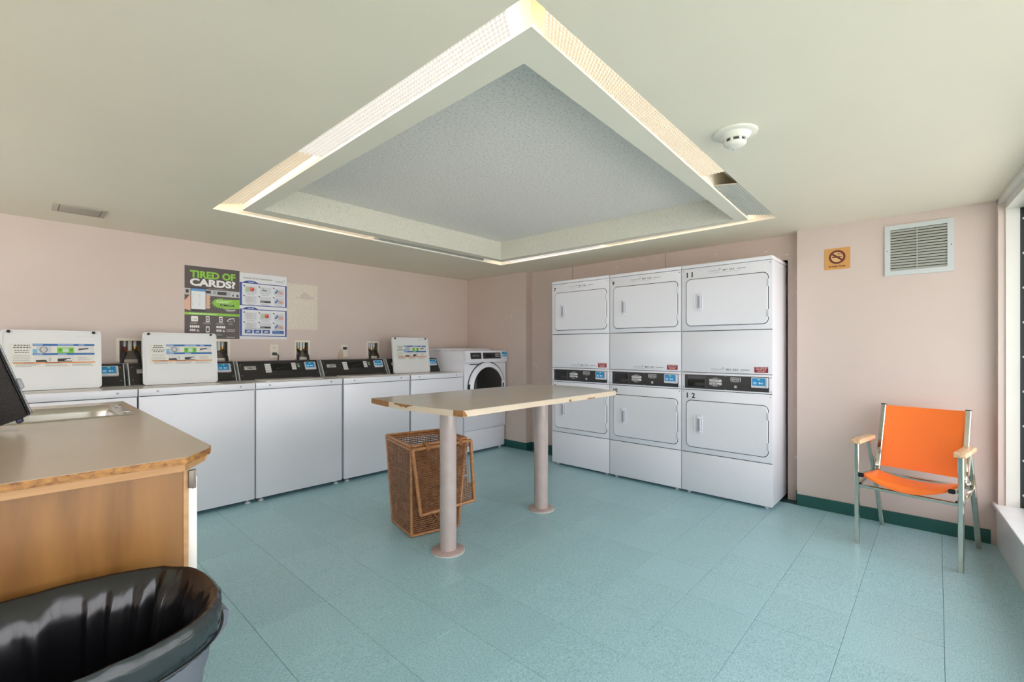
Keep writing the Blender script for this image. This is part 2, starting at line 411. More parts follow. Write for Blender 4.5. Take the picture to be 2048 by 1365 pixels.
TXT = {}
def text_mesh(s, bold):
    k = (s, bold)
    if k in TXT: return TXT[k]
    c = bpy.data.curves.new('t', 'FONT'); c.body = s; c.size = 1.0; c.offset = bold; c.resolution_u = 3
    o = bpy.data.objects.new('t', c); m = bpy.data.meshes.new_from_object(o)
    vs = [v.co.copy() for v in m.vertices]; fs = [tuple(p.vertices) for p in m.polygons]
    bpy.data.objects.remove(o); bpy.data.curves.remove(c); bpy.data.meshes.remove(m)
    TXT[k] = (vs, fs); return TXT[k]
class Print:
    """flat print on a surface: rectangles, shapes and lettering, one mesh"""
    def __init__(s, F): s.F = F; s.bm = BM(); s.m = []; s.n = 0
    def mi(s, c):
        m = ink(c) if isinstance(c, tuple) else c
        if m not in s.m: s.m.append(m)
        return s.m.index(m)
    def poly(s, pts, c, L=1):
        f = s.bm.faces.new([s.bm.verts.new(s.F(u, v, 0.0004*L)) for u, v in pts]); f.material_index = s.mi(c)
    def rect(s, u, v, w, h, c, L=1): s.poly([(u, v), (u+w, v), (u+w, v+h), (u, v+h)], c, L)
    def rr(s, u, v, w, h, r, c, L=1): s.poly([(u+a, v+b) for a, b in rrect(w, h, r, 3)], c, L)
    def disc(s, u, v, r, c, L=1, n=20, ry=None): s.poly([(u + r*math.cos(2*PI*i/n), v + (ry or r)*math.sin(2*PI*i/n)) for i in range(n)], c, L)
    def band(s, pts, wd, c, L=1):
        for a, b in zip(pts[:-1], pts[1:]):
            d = Vector(b) - Vector(a); n = Vector((-d.y, d.x)).normalized()*wd/2; a = Vector(a); b = Vector(b)
            s.poly([tuple(a-n), tuple(b-n), tuple(b+n), tuple(a+n)], c, L)
    def ringd(s, u, v, r0, r1, c, L=1, n=40):
        for i in range(n):
            a, b = 2*PI*i/n, 2*PI*(i+1)/n
            s.poly([(u+r0*math.cos(a), v+r0*math.sin(a)), (u+r1*math.cos(a), v+r1*math.sin(a)), (u+r1*math.cos(b), v+r1*math.sin(b)), (u+r0*math.cos(b), v+r0*math.sin(b))], c, L)
    def text(s, t, u, v, h, c, L=2, bold=0.0, w=None, align='l'):
        vs, fs = text_mesh(t, bold)
        x0 = min(p.x for p in vs); x1 = max(p.x for p in vs); y0 = 0.0; y1 = 0.72
        ky = h/y1; kx = (w/(x1-x0)) if w else ky
        wd = (x1-x0)*kx
        if align == 'c': u -= wd/2
        if align == 'r': u -= wd
        V = [s.bm.verts.new(s.F(u + (p.x-x0)*kx, v + (p.y-y0)*ky, 0.0004*L)) for p in vs]
        k = s.mi(c)
        for f in fs:
            try: s.bm.faces.new([V[i] for i in f]).material_index = k
            except ValueError: pass
    def greek(s, u, v, w, n, pitch, h, c, L=2, align='l'):
        """small print too fine to read: rows of broken dashes"""
        for i in range(n):
            ww = w*(random.uniform(0.6, 1.0)); x = u if align == 'l' else u + (w-ww)/2
            e = x + ww
            while x < e:
                d = min(random.uniform(0.03, 0.09)*w + h, e - x)
                s.rect(x, v - i*pitch, d, h, c, L); x += d + h*0.7
    def done(s, name, root=None, parent=None, label=None):
        return obj(name, s.bm, s.m, parent=parent, root=root, smooth=0, label=label)

# ================================================================== THE ROOM
XB = -1.75       # wall behind the camera
YL = 4.5
# floor --------------------------------------------------------------
bm = BM(); box(bm, XB, 4.6, -0.75, YL+.1, -0.12, -0.0035)
floor = struct('floor', bm, M_under)
T = 0.3015
def tile_mesh():
    b = BM(); g = 0.0006
    box(b, g, T-g, g, T-g, -0.0045, 0.0, bev=0.0006, seg=1)
    me = bpy.data.meshes.new('tile'); bm2 = b; bmesh.ops.recalc_face_normals(b, faces=b.faces); b.to_mesh(me); b.free(); me.materials.append(M_tile)
    return me
tm = tile_mesh()
i0x, j0y = 1.58, -0.02
bmrest = BM()
for i in range(-12, 9):
    for j in range(-3, 15):
        x = i0x + i*T; y = j0y + j*T
        if y + T < -0.65 or x > 3.99: continue
        vis = x > -0.1 and y < 3.9 and not (x < 0.0 and y > 1.2)
        if vis:
            o = bpy.data.objects.new('tile', tm); C.objects.link(o); o.parent = floor
            o.location = (x, y, random.uniform(-0.0004, 0.0))
        else:
            box(bmrest, x+.0006, x+T-.0006, y+.0006, min(y+T-.0006, 4.5), -0.0045, 0.0)
obj('hidden_tiles', bmrest, M_tile, parent=floor, smooth=0, kind='stuff')

# left wall (washers), holes for the four supply boxes -----------------
BOXES = [(0.512, 0.652), (1.108, 1.238), (1.806, 1.930), (2.562, 2.688)]
bm = BM()
holes(bm, XB, 4.1, 0, H+.02, [(a, b, 1.09, 1.243) for a, b in BOXES], lambda a, b, c, d: box(bm, a, b, YL, YL+.12, c, d))
struct('wall_left', bm, M_wall)
# wall behind the camera, with an unseen window added to brighten the room
bm = BM(); holes(bm, -0.95, YL+.12, 0, H+.02, [(1.6, 4.2, 0.75, 1.95)], lambda a, b, c, d: box(bm, XB-.1, XB, a, b, c, d)); struct('wall_front', bm, M_wall)
bm = BM()
for a, b, c, d in ((1.6, 4.2, .75, .79), (1.6, 4.2, 1.91, 1.95), (1.6, 1.64, .79, 1.91), (4.16, 4.2, .79, 1.91), (2.88, 2.92, .79, 1.91)): box(bm, XB-.08, XB-.03, a, b, c, d, bev=.002)
wn = struct('window_5', bm, M_frame)
bm = BM(); box(bm, XB-.057, XB-.053, 1.64, 4.16, .79, 1.91); obj('pane', bm, M_glass, parent=wn, smooth=0)
# back wall: chair wall, niche wall with the dryer opening, column
bm = BM()
box(bm, 3.995, 4.2, -0.30, 0.776, 0, H+.02)
struct('wall_back', bm, M_wall)
bm = BM()
holes(bm, 0.776, 3.486, 0, H+.02, [(0.858, 2.895, 0, 1.872)], lambda a, b, c, d: box(bm, 4.095, 4.14, a, b, c, d))
niche = struct('wall_niche', bm, M_wallb)
b2 = BM()
for y in (1.856, 2.901): box(b2, 4.0935, 4.0955, y-.0015, y+.0015, 1.86, H)
obj('panel_seam', b2, M_seam, parent=niche, smooth=0)
bm = BM(); box(bm, 3.995, 4.2, 3.486, YL+.05, 0, H+.02, bev=0.002); struct('wall_column', bm, M_wallb)
bm = BM(); box(bm, 4.14, 4.62, 0.60, 0.85, 0, H); box(bm, 4.14, 4.62, 2.90, 3.1, 0, H); box(bm, 4.6, 4.7, .6, 3.1, 0, H); box(bm, 4.14, 4.62, .6, 3.1, H-.02, H)
struct('wall_recess', bm, M_duct)
# green baseboards
def rough_base(name, x0, x1, y0, y1):
    bm = BM(); box(bm, x0, x1, y0, y1, 0, 0.084, bev=0.002); return struct(name, bm, M_green)
rough_base('baseboard_back', 3.983, 3.9955, -0.235, 0.776)
rough_base('baseboard_column', 3.983, 3.9955, 3.486, 3.99)
rough_base('baseboard_column_side', 3.983, 4.095, 3.474, 3.4865)
rough_base('baseboard_niche', 4.083, 4.0955, 2.90, 3.474)
rough_base('baseboard_niche_side', 4.085, 4.0955, 0.776, 0.80)

# window wall ---------------------------------------------------------
def WB(bm, l0, l1, o0, o1, z0, z1, bev=0, mi=0):
    R = Matrix(((WD.x, WN.x, 0, WP0.x), (WD.y, WN.y, 0, WP0.y), (0, 0, 1, 0), (0, 0, 0, 1)))
    box(bm, l0, l1, o0, o1, z0, z1, bev=bev, mi=mi, M=R)
bm = BM(); WB(bm, -0.1, 5.9, 0.0, 0.16, -0.0, 0.236); struct('wall_right', bm, M_sillm)
bm = BM(); WB(bm, -0.2, 0.055, 0.0, 0.03, 0.256, H); struct('wall_right_corner', bm, M_wall)
bm = BM(); WB(bm, 0.0, 5.9, -0.018, 0.16, 0.234, 0.256, bev=0.004); struct('trim_1', bm, M_sillm)     # sill board
bm = BM(); WB(bm, -0.2, 5.9, 0.0, 0.16, H-.03, H+.05); WB(bm, -0.2, 5.9, 0.028, 0.16, H-.07, H-.03); struct('trim_2', bm, M_frame)   # head board
bm = BM(); WB(bm, -0.2, 0.062, 0.03, 0.087, 0.256, H-.03); struct('trim_3', bm, M_frame)               # end jamb
for i in range(4):
    l0 = 0.062 + i*1.40; l1 = l0 + 1.40
    bm = BM()
    WB(bm, l0, l0+.025, .118, .14, .256, H-.07, bev=.002); WB(bm, l1-.03, l1, .05, .14, .256, H-.07, bev=.002)
    WB(bm, l0, l1, .118, .14, .256, .285, bev=.002); WB(bm, l0, l1, .118, .14, H-.10, H-.07, bev=.002)
    wn = struct('window_%d' % (i+1), bm, M_frame)
    bm = BM(); WB(bm, l0+.025, l1-.03, .128, .132, .285, H-.10); obj('pane', bm, M_glass, parent=wn, smooth=0)
# what stands outside: paving and a dark riveted fin at the end of the glazing
bm = BM(); WB(bm, -25, 30, .16, 45, -0.35, -0.30); box(bm, -40, XB-.12, -1, 40, -.35, -.30); struct('ground', bm, M_ground)
bm = BM(); WB(bm, -.20, .058, .0875, .70, .257, H-.072)
fin = solo('window_end_panel', bm, M_out, tuple(W(-.06, .4, .257)), 'dark riveted end panel beside the glass at the right edge of the window', 'panel')
bm = BM()
for k in range(9):
    z = 0.33 + k*0.2
    lathe(bm, W(.058, .103, z), WD, [(0, .007), (.004, .007), (.006, .003)], n=10)
o = obj('rivet', bm, M_frame, root=fin); o['kind'] = 'stuff'

# ceiling with light cove and recess -----------------------------------
CO = [(0.868, 0.748), (0.840, 3.371), (3.504, 3.411), (3.499, 0.800)]     # cove outer edge
BO = [(0.960, 0.818), (0.978, 3.272), (3.372, 3.278), (3.425, 0.955)]     # beam outer edge
BI = [(1.069, 0.941), (1.067, 3.157), (3.286, 3.199), (3.355, 1.027)]     # beam inner edge
ZT = H + 0.15
def band(bm, A, B, za, zb, mi=0):
    va = [bm.verts.new((x, y, za)) for x, y in A]; vb = [bm.verts.new((x, y, zb)) for x, y in B]
    for i in range(4):
        j = (i+1) % 4
        f = bm.faces.new((va[i], va[j], vb[j], vb[i])); f.material_index = mi
bm = BM()
room = [(XB-.1, -1.0), (XB-.1, YL+.12), (4.75, YL+.12), (4.75, -1.0)]
band(bm, room, CO, H, H, 0)
band(bm, CO, CO, H, ZT, 1)
band(bm, CO, BO, ZT, ZT, 1)
band(bm, BO, BO, ZT, H, 1)
band(bm, BO, BI, H, H, 2)
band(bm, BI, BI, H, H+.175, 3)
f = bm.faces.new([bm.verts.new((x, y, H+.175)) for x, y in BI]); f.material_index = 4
# roof slab above keeps the sky out
box(bm, XB-.1, 4.75, -1.0, YL+.12, H+.25, H+.35, mi=0)
box(bm, XB-.1, 4.75, -1.0, -.9, H, H+.3); box(bm, XB-.1, XB-.05, -1.0, YL+.12, H, H+.3); box(bm, 4.7, 4.75, -1.0, YL+.12, H, H+.3); box(bm, XB-.1, 4.75, YL+.1, YL+.12, H, H+.3)
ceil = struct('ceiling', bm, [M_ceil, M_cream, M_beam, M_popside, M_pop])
for f in ceil.data.polygons: pass

# ================================================================== light cove fittings
def tube_light(p0, p1, m, label):
    p0 = Vector(p0); p1 = Vector(p1); d = (p1-p0).normalized()
    t = thing('fluorescent_tube', tuple(p0), label, 'tube light', 'fluorescent tubes in the ceiling cove')
    bm = BM(); cyl(bm, p0 + d*.03, p1 - d*.03, 0.013, n=14); obj('glass_tube', bm, m, root=t)
    for a, b in ((p0, p0 + d*.03), (p1 - d*.03, p1)):
        bm = BM(); cyl(bm, a, b, 0.0135, n=14); obj('end_cap', bm, M_alu, root=t)
    for q in (p0 + d*.005, p1 - d*.025):
        bm = BM(); M = Matrix.Translation(q + Vector((0, 0, .02)))
        box(bm, -.012, .012, -.012, .012, 0, H + .15 - q.z - .02, M=M); obj('lamp_holder', bm, M_lgrey, root=t)
ZL = H + .085
def P4(Q, k, t): a = Vector(Q[k]); b = Vector(Q[(k+1) % 4]); return a + (b-a)*t
def mid(k, t): return (P4(CO, k, t) + P4(BO, k, t))/2
def run(k, t0, t1, m, label):
    a, b = mid(k, t0), mid(k, t1); tube_light((a.x, a.y, ZL), (b.x, b.y, ZL), m, label)
run(0, .035, .50, M_tubecool, 'white fluorescent tube at the near end of the left cove')
run(0, .52, .96, M_tubewarm, 'warm fluorescent tube at the far end of the left cove')
run(1, .04, .36, M_tubewarm, 'warm fluorescent tube in the cove beside the washers, left end')
run(1, .40, .90, M_tubeoff, 'dead fluorescent tube in the dark stretch of cove above the washers')
run(2, .03, .48, M_tubecool, 'white fluorescent tube in the cove in front of the dryers, left half')
run(2, .52, .97, M_tubewarm, 'warm fluorescent tube in the cove in front of the dryers, right half')
run(3, .04, .36, M_tubeoff, 'dead fluorescent tube above the grey panel near the smoke detector')
run(3, .42, .955, M_tubewarm, 'warm fluorescent tube at the near end of the right cove')

def lens(k, t0, t1, m, label, s0=0.02, s1=0.98, dz=(.012, .012), cell=0.0165, tilt=0.0):
    """prismatic acrylic lens: a strip of small pyramids, side k of the cove from t0 to t1"""
    a0, a1 = P4(CO, k, t0), P4(CO, k, t1); b0, b1 = P4(BO, k, t0), P4(BO, k, t1)
    A0 = a0 + (b0-a0)*s0; B0 = a0 + (b0-a0)*s1; A1 = a1 + (b1-a1)*s0; B1 = a1 + (b1-a1)*s1
    L = (A1-A0).length; Wd = (B0-A0).length
    nu = max(2, int(L/cell)); nv = max(2, round(Wd/cell))
    def Pt(u, v, z):
        p = (A0 + (A1-A0)*u)*(1-v) + (B0 + (B1-B0)*u)*v
        return Vector((p.x, p.y, H + dz[0] + (dz[1]-dz[0])*u + tilt*v + z))
    bm = BM(); pr = cell*0.38
    G = [[bm.verts.new(Pt(i/nu, j/nv, 0)) for j in range(nv+1)] for i in range(nu+1)]
    for i in range(nu):
        for j in range(nv):
            c = bm.verts.new(Pt((i+.5)/nu, (j+.5)/nv, -pr))
            q = (G[i][j], G[i+1][j], G[i+1][j+1], G[i][j+1])
            for e in range(4): bm.faces.new((q[e], q[(e+1) % 4], c))
    top = [bm.verts.new(Pt(u, v, .004)) for u, v in ((0, 0), (1, 0), (1, 1), (0, 1))]
    bm.faces.new(top)
    for (r, s) in (((0, 0), (nu, 0)), ((nu, 0), (nu, nv)), ((nu, nv), (0, nv)), ((0, nv), (0, 0))): pass
    edges = [[G[i][0] for i in range(nu+1)], [G[nu][j] for j in range(nv+1)], [G[i][nv] for i in range(nu, -1, -1)], [G[0][j] for j in range(nv, -1, -1)]]
    for e, (p, q) in zip(edges, ((0, 1), (1, 2), (2, 3), (3, 0))):
        bm.faces.new(e + [top[q], top[p]])
    me = bpy.data.meshes.new('lens')
    base = Pt(0, 0, 0)
    o = solo('light_lens', bm, m, tuple(base), label, 'light cover', 'prismatic lens panels in the ceiling cove', smooth=0)
    return o
lens(0, 0.030, 0.520, M_lenscool, 'long bright white prismatic lens panel, nearest end of the left cove', s1=.95, dz=(.003, .003))
lens(0, 0.505, 0.950, M_lenswarm, 'warm lit prismatic lens panel at the far left of the cove', s1=.88, dz=(.020, .004), tilt=.012)
lens(3, 0.415, 0.975, M_lenswarm, 'long warm lit prismatic lens panel along the right side of the cove', s1=.95, dz=(.003, .003))
lens(3, 0.035, 0.325, M_lensoff, 'unlit grey prismatic lens panel below the smoke detector', s0=.03, s1=.97, dz=(.004, .004), tilt=.012)
lens(1, 0.050, 0.400, M_lenswarm, 'warm lit lens panel seen edge-on in the cove beside the washers', s0=.06)
lens(1, 0.430, 0.900, M_lensoff, 'dark unlit lens panel seen edge-on above the washers', s0=.06)
lens(2, 0.040, 0.480, M_lenscool, 'white lit lens panel seen edge-on in front of the first two dryers', s0=.06)
lens(2, 0.500, 0.950, M_lenswarm, 'warm lit lens panel seen edge-on in front of the right dryer', s0=.06)

# ================================================================== card reader (shared shape)
BLUE = (36, 140, 200)
def card_reader(F, root, w=.105, h=.072, d=.016, bright=(60, 214, 90)):
    bm = BM(); prism(bm, rrect(w, h, .006, 3), F, 0.0005, d, edge=.002)
    r = obj('card_reader', bm, M_lgrey, root=root)
    p = Print(lambda u, v, e: F(u, v, d + e))
    p.rr(.006, h*.22, w*.80, h*.72, .003, ink(BLUE, .25), 1)
    p.rect(w*.40, h*.74, w*.05, h*.13, (150, 240, 90), 2); p.rect(w*.48, h*.74, w*.05, h*.13, (190, 245, 90), 2)
    p.rr(w*.12, h*.34, w*.22, h*.24, .002, (140, 200, 236), 2)
    p.disc(w*.52, h*.46, h*.10, (200, 228, 246), 2, 10); p.disc(w*.66, h*.44, h*.08, (170, 214, 240), 2, 10)
    p.rr(w*.84, h*.10, w*.08, h*.8, .002, (176, 178, 190), 1)
    p.done('screen', root=root, parent=r, label='blue card reader display')
    return r

# ================================================================== top-load washers
def lid_sticker(root, lid, F0, w, h):
    F = lambda u, v, d: F0(u, (.60 + (v/h-.59)*1.25)*h, d)
    p = Print(F)
    p.rect(w*.08, h*.42, w*.84, h*.31, (216, 216, 208), 1)
    p.greek(w*.12, h*.70, w*.16, 2, h*.028, h*.013, (90, 90, 88), 2, 'c')
    p.greek(w*.10, h*.635, w*.20, 2, h*.026, h*.012, (100, 100, 98), 2, 'c')
    p.greek(w*.10, h*.57, w*.19, 5, h*.022, h*.006, (150, 150, 148), 2, 'c')
    X0, X1 = w*.30, w*.925
    for z, k in ((.700, 3), (.575, 2)):
        p.rect(X0, h*z, X1-X0, h*.027, (24, 96, 164), 2)
        for q in range(k):
            x = X0 + (X1-X0)*(0, .38, .72)[q]
            p.rect(x+.003, h*(z+.006), w*(.09, .16, .06)[q] if k == 3 else w*.09, h*.014, (150, 178, 220), 3)
    a = X0
    p.rect(a, h*.605, w*.045, h*.05, (110, 180, 214), 2)
    p.rect(a + w*.04, h*.60, w*.14, h*.095, (196, 198, 200), 2); p.disc(a + w*.105, h*.648, w*.042, (132, 132, 134), 3, 16, h*.042); p.disc(a + w*.105, h*.65, w*.028, (190, 192, 194), 4, 14, h*.032)
    b = X0 + (X1-X0)*.38
    p.rect(b, h*.60, w*.17, h*.078, (116, 190, 56), 2); p.disc(b + w*.03, h*.642, w*.014, (60, 150, 40), 3, 10); p.disc(b + w*.145, h*.642, w*.014, (60, 150, 40), 3, 10)
    p.rect(b + w*.055, h*.612, w*.06, h*.055, (190, 214, 190), 3)
    c = X0 + (X1-X0)*.73
    p.rect(c - w*.01, h*.60, w*.17, h*.092, (206, 206, 204), 2); p.poly([(c, h*.66), (c + w*.10, h*.672), (c + w*.105, h*.655), (c + w*.03, h*.645), (c, h*.64)], (44, 44, 46), 3)
    p.rect(c + w*.04, h*.622, w*.09, h*.01, (230, 230, 230), 3)
    p.rect(a + w*.02, h*.485, w*.16, h*.085, (208, 208, 206), 2)
    p.poly([(a + w*.03, h*.483), (a + w*.145, h*.483), (a + w*.125, h*.512), (a + w*.03, h*.508)], (46, 42, 44), 3); p.rect(a + w*.155, h*.49, w*.02, h*.05, (180, 180, 178), 3)
    p.rect(b, h*.485, w*.17, h*.085, (206, 206, 206), 2)
    p.poly([(b + .002, h*.485), (b + w*.15, h*.485), (b + w*.13, h*.53), (b + w*.005, h*.525)], (40, 40, 40), 3)
    p.poly([(b + w*.07, h*.50), (b + w*.14, h*.495), (b + w*.15, h*.51), (b + w*.11, h*.52)], (236, 236, 236), 4)
    p.greek(c - w*.01, h*.54, w*.15, 4, h*.014, h*.006, (170, 160, 162), 2)
    p.rect(w*.12, h*.465, w*.81, h*.015, (214, 128, 62), 2); p.rect(w*.22, h*.469, w*.09, h*.007, (120, 70, 50), 3); p.rect(w*.42, h*.469, w*.14, h*.007, (120, 70, 50), 3)
    p.greek(w*.14, h*.45, w*.24, 3, h*.013, h*.006, (156, 156, 154), 2); p.greek(w*.42, h*.45, w*.24, 3, h*.013, h*.006, (156, 156, 154), 2); p.greek(w*.69, h*.45, w*.22, 3, h*.013, h*.006, (156, 156, 154), 2)
    p.done('instruction_sticker', root=root, parent=lid, label='white instruction sticker with blue and orange bands')

def washer(x0, x1, label, lidx=None, cover=False):
    t = thing('top_load_washer', (x0, 3.82, 0), label, 'washing machine', 'row of top-load washers')
    w_ = x1 - x0; YF = 3.82; YB = 4.47
    bm = BM(); box(bm, x0+.002, x1-.002, YF+.012, YB, .03, .868); obj('cabinet', bm, M_white, root=t)
    bm = BM(); box(bm, x0+.006, x1-.006, YF+.008, YF+.0118, .05, .868); obj('seam_shade_sheet', bm, M_seam, root=t)  # dark sheet standing in for the shade in the seam under the top
    bm = BM(); box(bm, x0+.003, x1-.003, YF, YF+.0075, .028, .8615, bev=.003, seg=3); obj('front_panel', bm, M_white, root=t)
    # top deck with tub opening
    lw = .46; lc = lidx if lidx else (x0+x1)/2 - .03
    ox0, ox1, oy0, oy1 = lc-lw/2+.02, lc+lw/2-.02, YF+.06, 4.11
    bm = BM()
    if lidx:
        holes(bm, x0+.001, x1-.001, YF-.001, YB, [(ox0, ox1, oy0, oy1)], lambda a, b, c, d: box(bm, a, b, c, d, .866, .914))
    else: box(bm, x0+.001, x1-.001, YF-.001, YB, .866, .914, bev=.006, seg=3)
    bmesh.ops.remove_doubles(bm, verts=bm.verts, dist=.00001)
    tp = obj('top', bm, [M_top], root=t)
    bm = BM(); box(bm, x0+.001, x1-.001, YF-.003, YF+.002, .866, .9145, bev=.0022); obj('front_trim', bm, M_white, root=t)
    if lidx:
        bm = BM(); lathe(bm, (lc, (oy0+oy1)/2+.04, .868), (0, 0, -1), [(0, .21), (.02, .19), (.40, .19), (.41, .05)], n=28, cap0=False)
        obj('tub', bm, M_steel, root=t)
    for fx in (x0+.10, x1-.10):
        bm = BM(); lathe(bm, (fx, YF-.003, .893), (0, -1, 0), [(0, .007), (.003, .007), (.004, .004)], n=10); obj('screw', bm, M_screw, root=t)
    for fx in (x0+.045, x1-.045):
        for fy in (YF+.03, YB-.04):
            bm = BM(); cyl(bm, (fx, fy, 0), (fx, fy, .012), .02, n=12); cyl(bm, (fx, fy, .012), (fx, fy, .035), .008, n=8); obj('foot', bm, M_lgrey, root=t)
    # lid
    if lidx:
        hz = .378; A = Vector((lc-lw/2, 4.135, .916)); vv = Vector((0, .045, hz)).normalized(); hh = hz/vv.z; nn = Vector((0, -vv.z, vv.y))
        F = lambda u, v, d: A + Vector((u, 0, 0)) + vv*v + nn*d
        bm = BM(); ring2(bm, rrect(lw, hh, .02, 4), [(a*(lw-.02)/lw + .01, b*(hh-.02)/hh + .01) for a, b in rrect(lw, hh, .015, 4)], F, -.012, .008)
        prism(bm, rrect(lw-.006, hh-.006, .018, 4), lambda u, v, d: F(u+.003, v+.003, d), -.014, .003)
        lid = obj('lid', bm, M_lid, root=t)
        for u in (.035, lw-.038):
            bm = BM(); lathe(bm, F(u, hh-.011, .006), nn, [(0, .009), (.006, .009), (.008, .005)], n=12); obj('bumper', bm, M_dark, root=t, parent=lid)
        bm = BM(); prism(bm, [(0, 0), (.075, 0), (.09, .022), (.09, .03), (-.015, .03), (-.015, .024)], lambda u, v, d: F(u + lw*.75, v + hh-.038, d), .003, .006, edge=.001)
        for u in (.01, .065): lathe(bm, F(lw*.75+u, hh-.018, .006), nn, [(0, .004), (.002, .003)], n=8)
        obj('latch_plate', bm, M_lid, root=t, parent=lid)
        lid_sticker(t, lid, lambda u, v, d: F(u, v, .0032+d), lw, hh)
    else:
        bm = BM(); box(bm, lc-lw/2, lc+lw/2, YF+.035, 4.12, .9145, .925, bev=.004, seg=2); obj('lid', bm, M_top, root=t, label='closed greige lid')
    # console: sloping black panel between metal end caps
    cx0, cx1 = x0+.006, x1-.018; y0, y1 = 4.20, 4.285; z0, z1 = .918, 1.068
    bm = BM()
    loft(bm, [[Vector((x, yy, zz)) for yy, zz in ((y0, z0), (y1, z1-.006), (y1+.012, z1), (4.44, z1), (4.46, z1-.02), (4.46, .914), (y0, .914))] for x in (cx0, cx1)])
    con = obj('console', bm, M_blackp, root=t)
    for xa in (cx0-.004, cx1-.001):
        bm = BM(); loft(bm, [[Vector((x, yy, zz)) for yy, zz in ((y0-.004, z0-.002), (y1-.004, z1-.003), (y1+.010, z1+.003), (4.44, z1+.003), (4.462, z1-.02), (4.462, .914), (y0, .914))] for x in (xa, xa+.005)]); obj('end_cap', bm, M_ventgrey, root=t, parent=con, label='grey metal end cap')
    A = Vector((cx0+.003, y0, z0+.002)); vv = Vector((0, y1-y0, z1-z0)).normalized(); nn = Vector((0, -vv.z, vv.y)); cw = cx1-cx0-.006; ch = .166
    F = lambda u, v, d: A + Vector((u, 0, 0)) + vv*v + nn*d
    bm = BM(); prism(bm, [(0, 0), (cw, 0), (cw, ch), (0, ch)], F, .0, .003); pan = obj('control_panel', bm, M_blackp, root=t, parent=con)
    G = lambda u, v, d: F(u, v, .0032+d)
    p = Print(G)
    for u in (.016, cw-.016):
        for v in (.035, ch-.028): p.disc(u, v, .0045, M_screw, 2, 8)
    # brand badge
    p.rect(cw*.062, ch*.53, cw*.135, ch*.20, (214, 214, 210), 1); p.rect(cw*.066, ch*.575, cw*.127, ch*.14, (40, 38, 39), 2)
    p.text('MAYTAG', cw*.070, ch*.592, ch*.105, (226, 226, 224), 3, bold=.02, w=cw*.118)
    # display frame, window, buttons
    fu0, fu1, fv0, fv1 = cw*.275, cw*.775, ch*.22, ch*.90
    p.band([(fu0, fv0), (fu1, fv0), (fu1, fv1), (fu0, fv1), (fu0, fv0)], .0015, (86, 84, 84), 1)
    p.rect(cw*.385, ch*.45, cw*.245, ch*.40, M_screen, 2)
    p.band([(cw*.43, ch*.58), (cw*.48, ch*.56), (cw*.53, ch*.64), (cw*.60, ch*.70)], .003, (70, 74, 72), 3)
    for k in range(4): p.rr(cw*.305, ch*(.34+.13*k), cw*.072, ch*.115, .002, (214, 214, 212), 3)
    for k in range(4): p.rr(cw*.642, ch*(.47+.105*k), cw*.058, ch*.092, .002, (214, 214, 212), 3)
    p.greek(cw*.31, ch*.385, cw*.06, 1, 0, ch*.012, (120, 120, 120), 4)
    p.disc(cw*.735, ch*.66, ch*.062, (120, 190, 120), 3, 16); p.rect(cw*.715, ch*.765, cw*.035, ch*.04, (190, 190, 188), 3)
    p.done('control_print', root=t, parent=pan)
    card_reader(lambda u, v, d: F(cw*.815+u, ch*.42+v, .003+d), t, w=cw*.145, h=ch*.46)
    return t
washer(-0.165, 0.531, 'white top-load washer with raised stickered lid, behind the sink at far left', lidx=.155)
washer(0.535, 1.233, 'white top-load washer with raised lid, under the dark poster', lidx=.835)
washer(1.237, 1.931, 'white top-load washer with closed lid, under the blue instruction poster')
washer(1.945, 2.632, 'white top-load washer with closed lid, behind the wicker hamper, fourth from the left')
washer(2.645, 3.328, 'white top-load washer with raised lid, next to the front-loader', lidx=2.885)

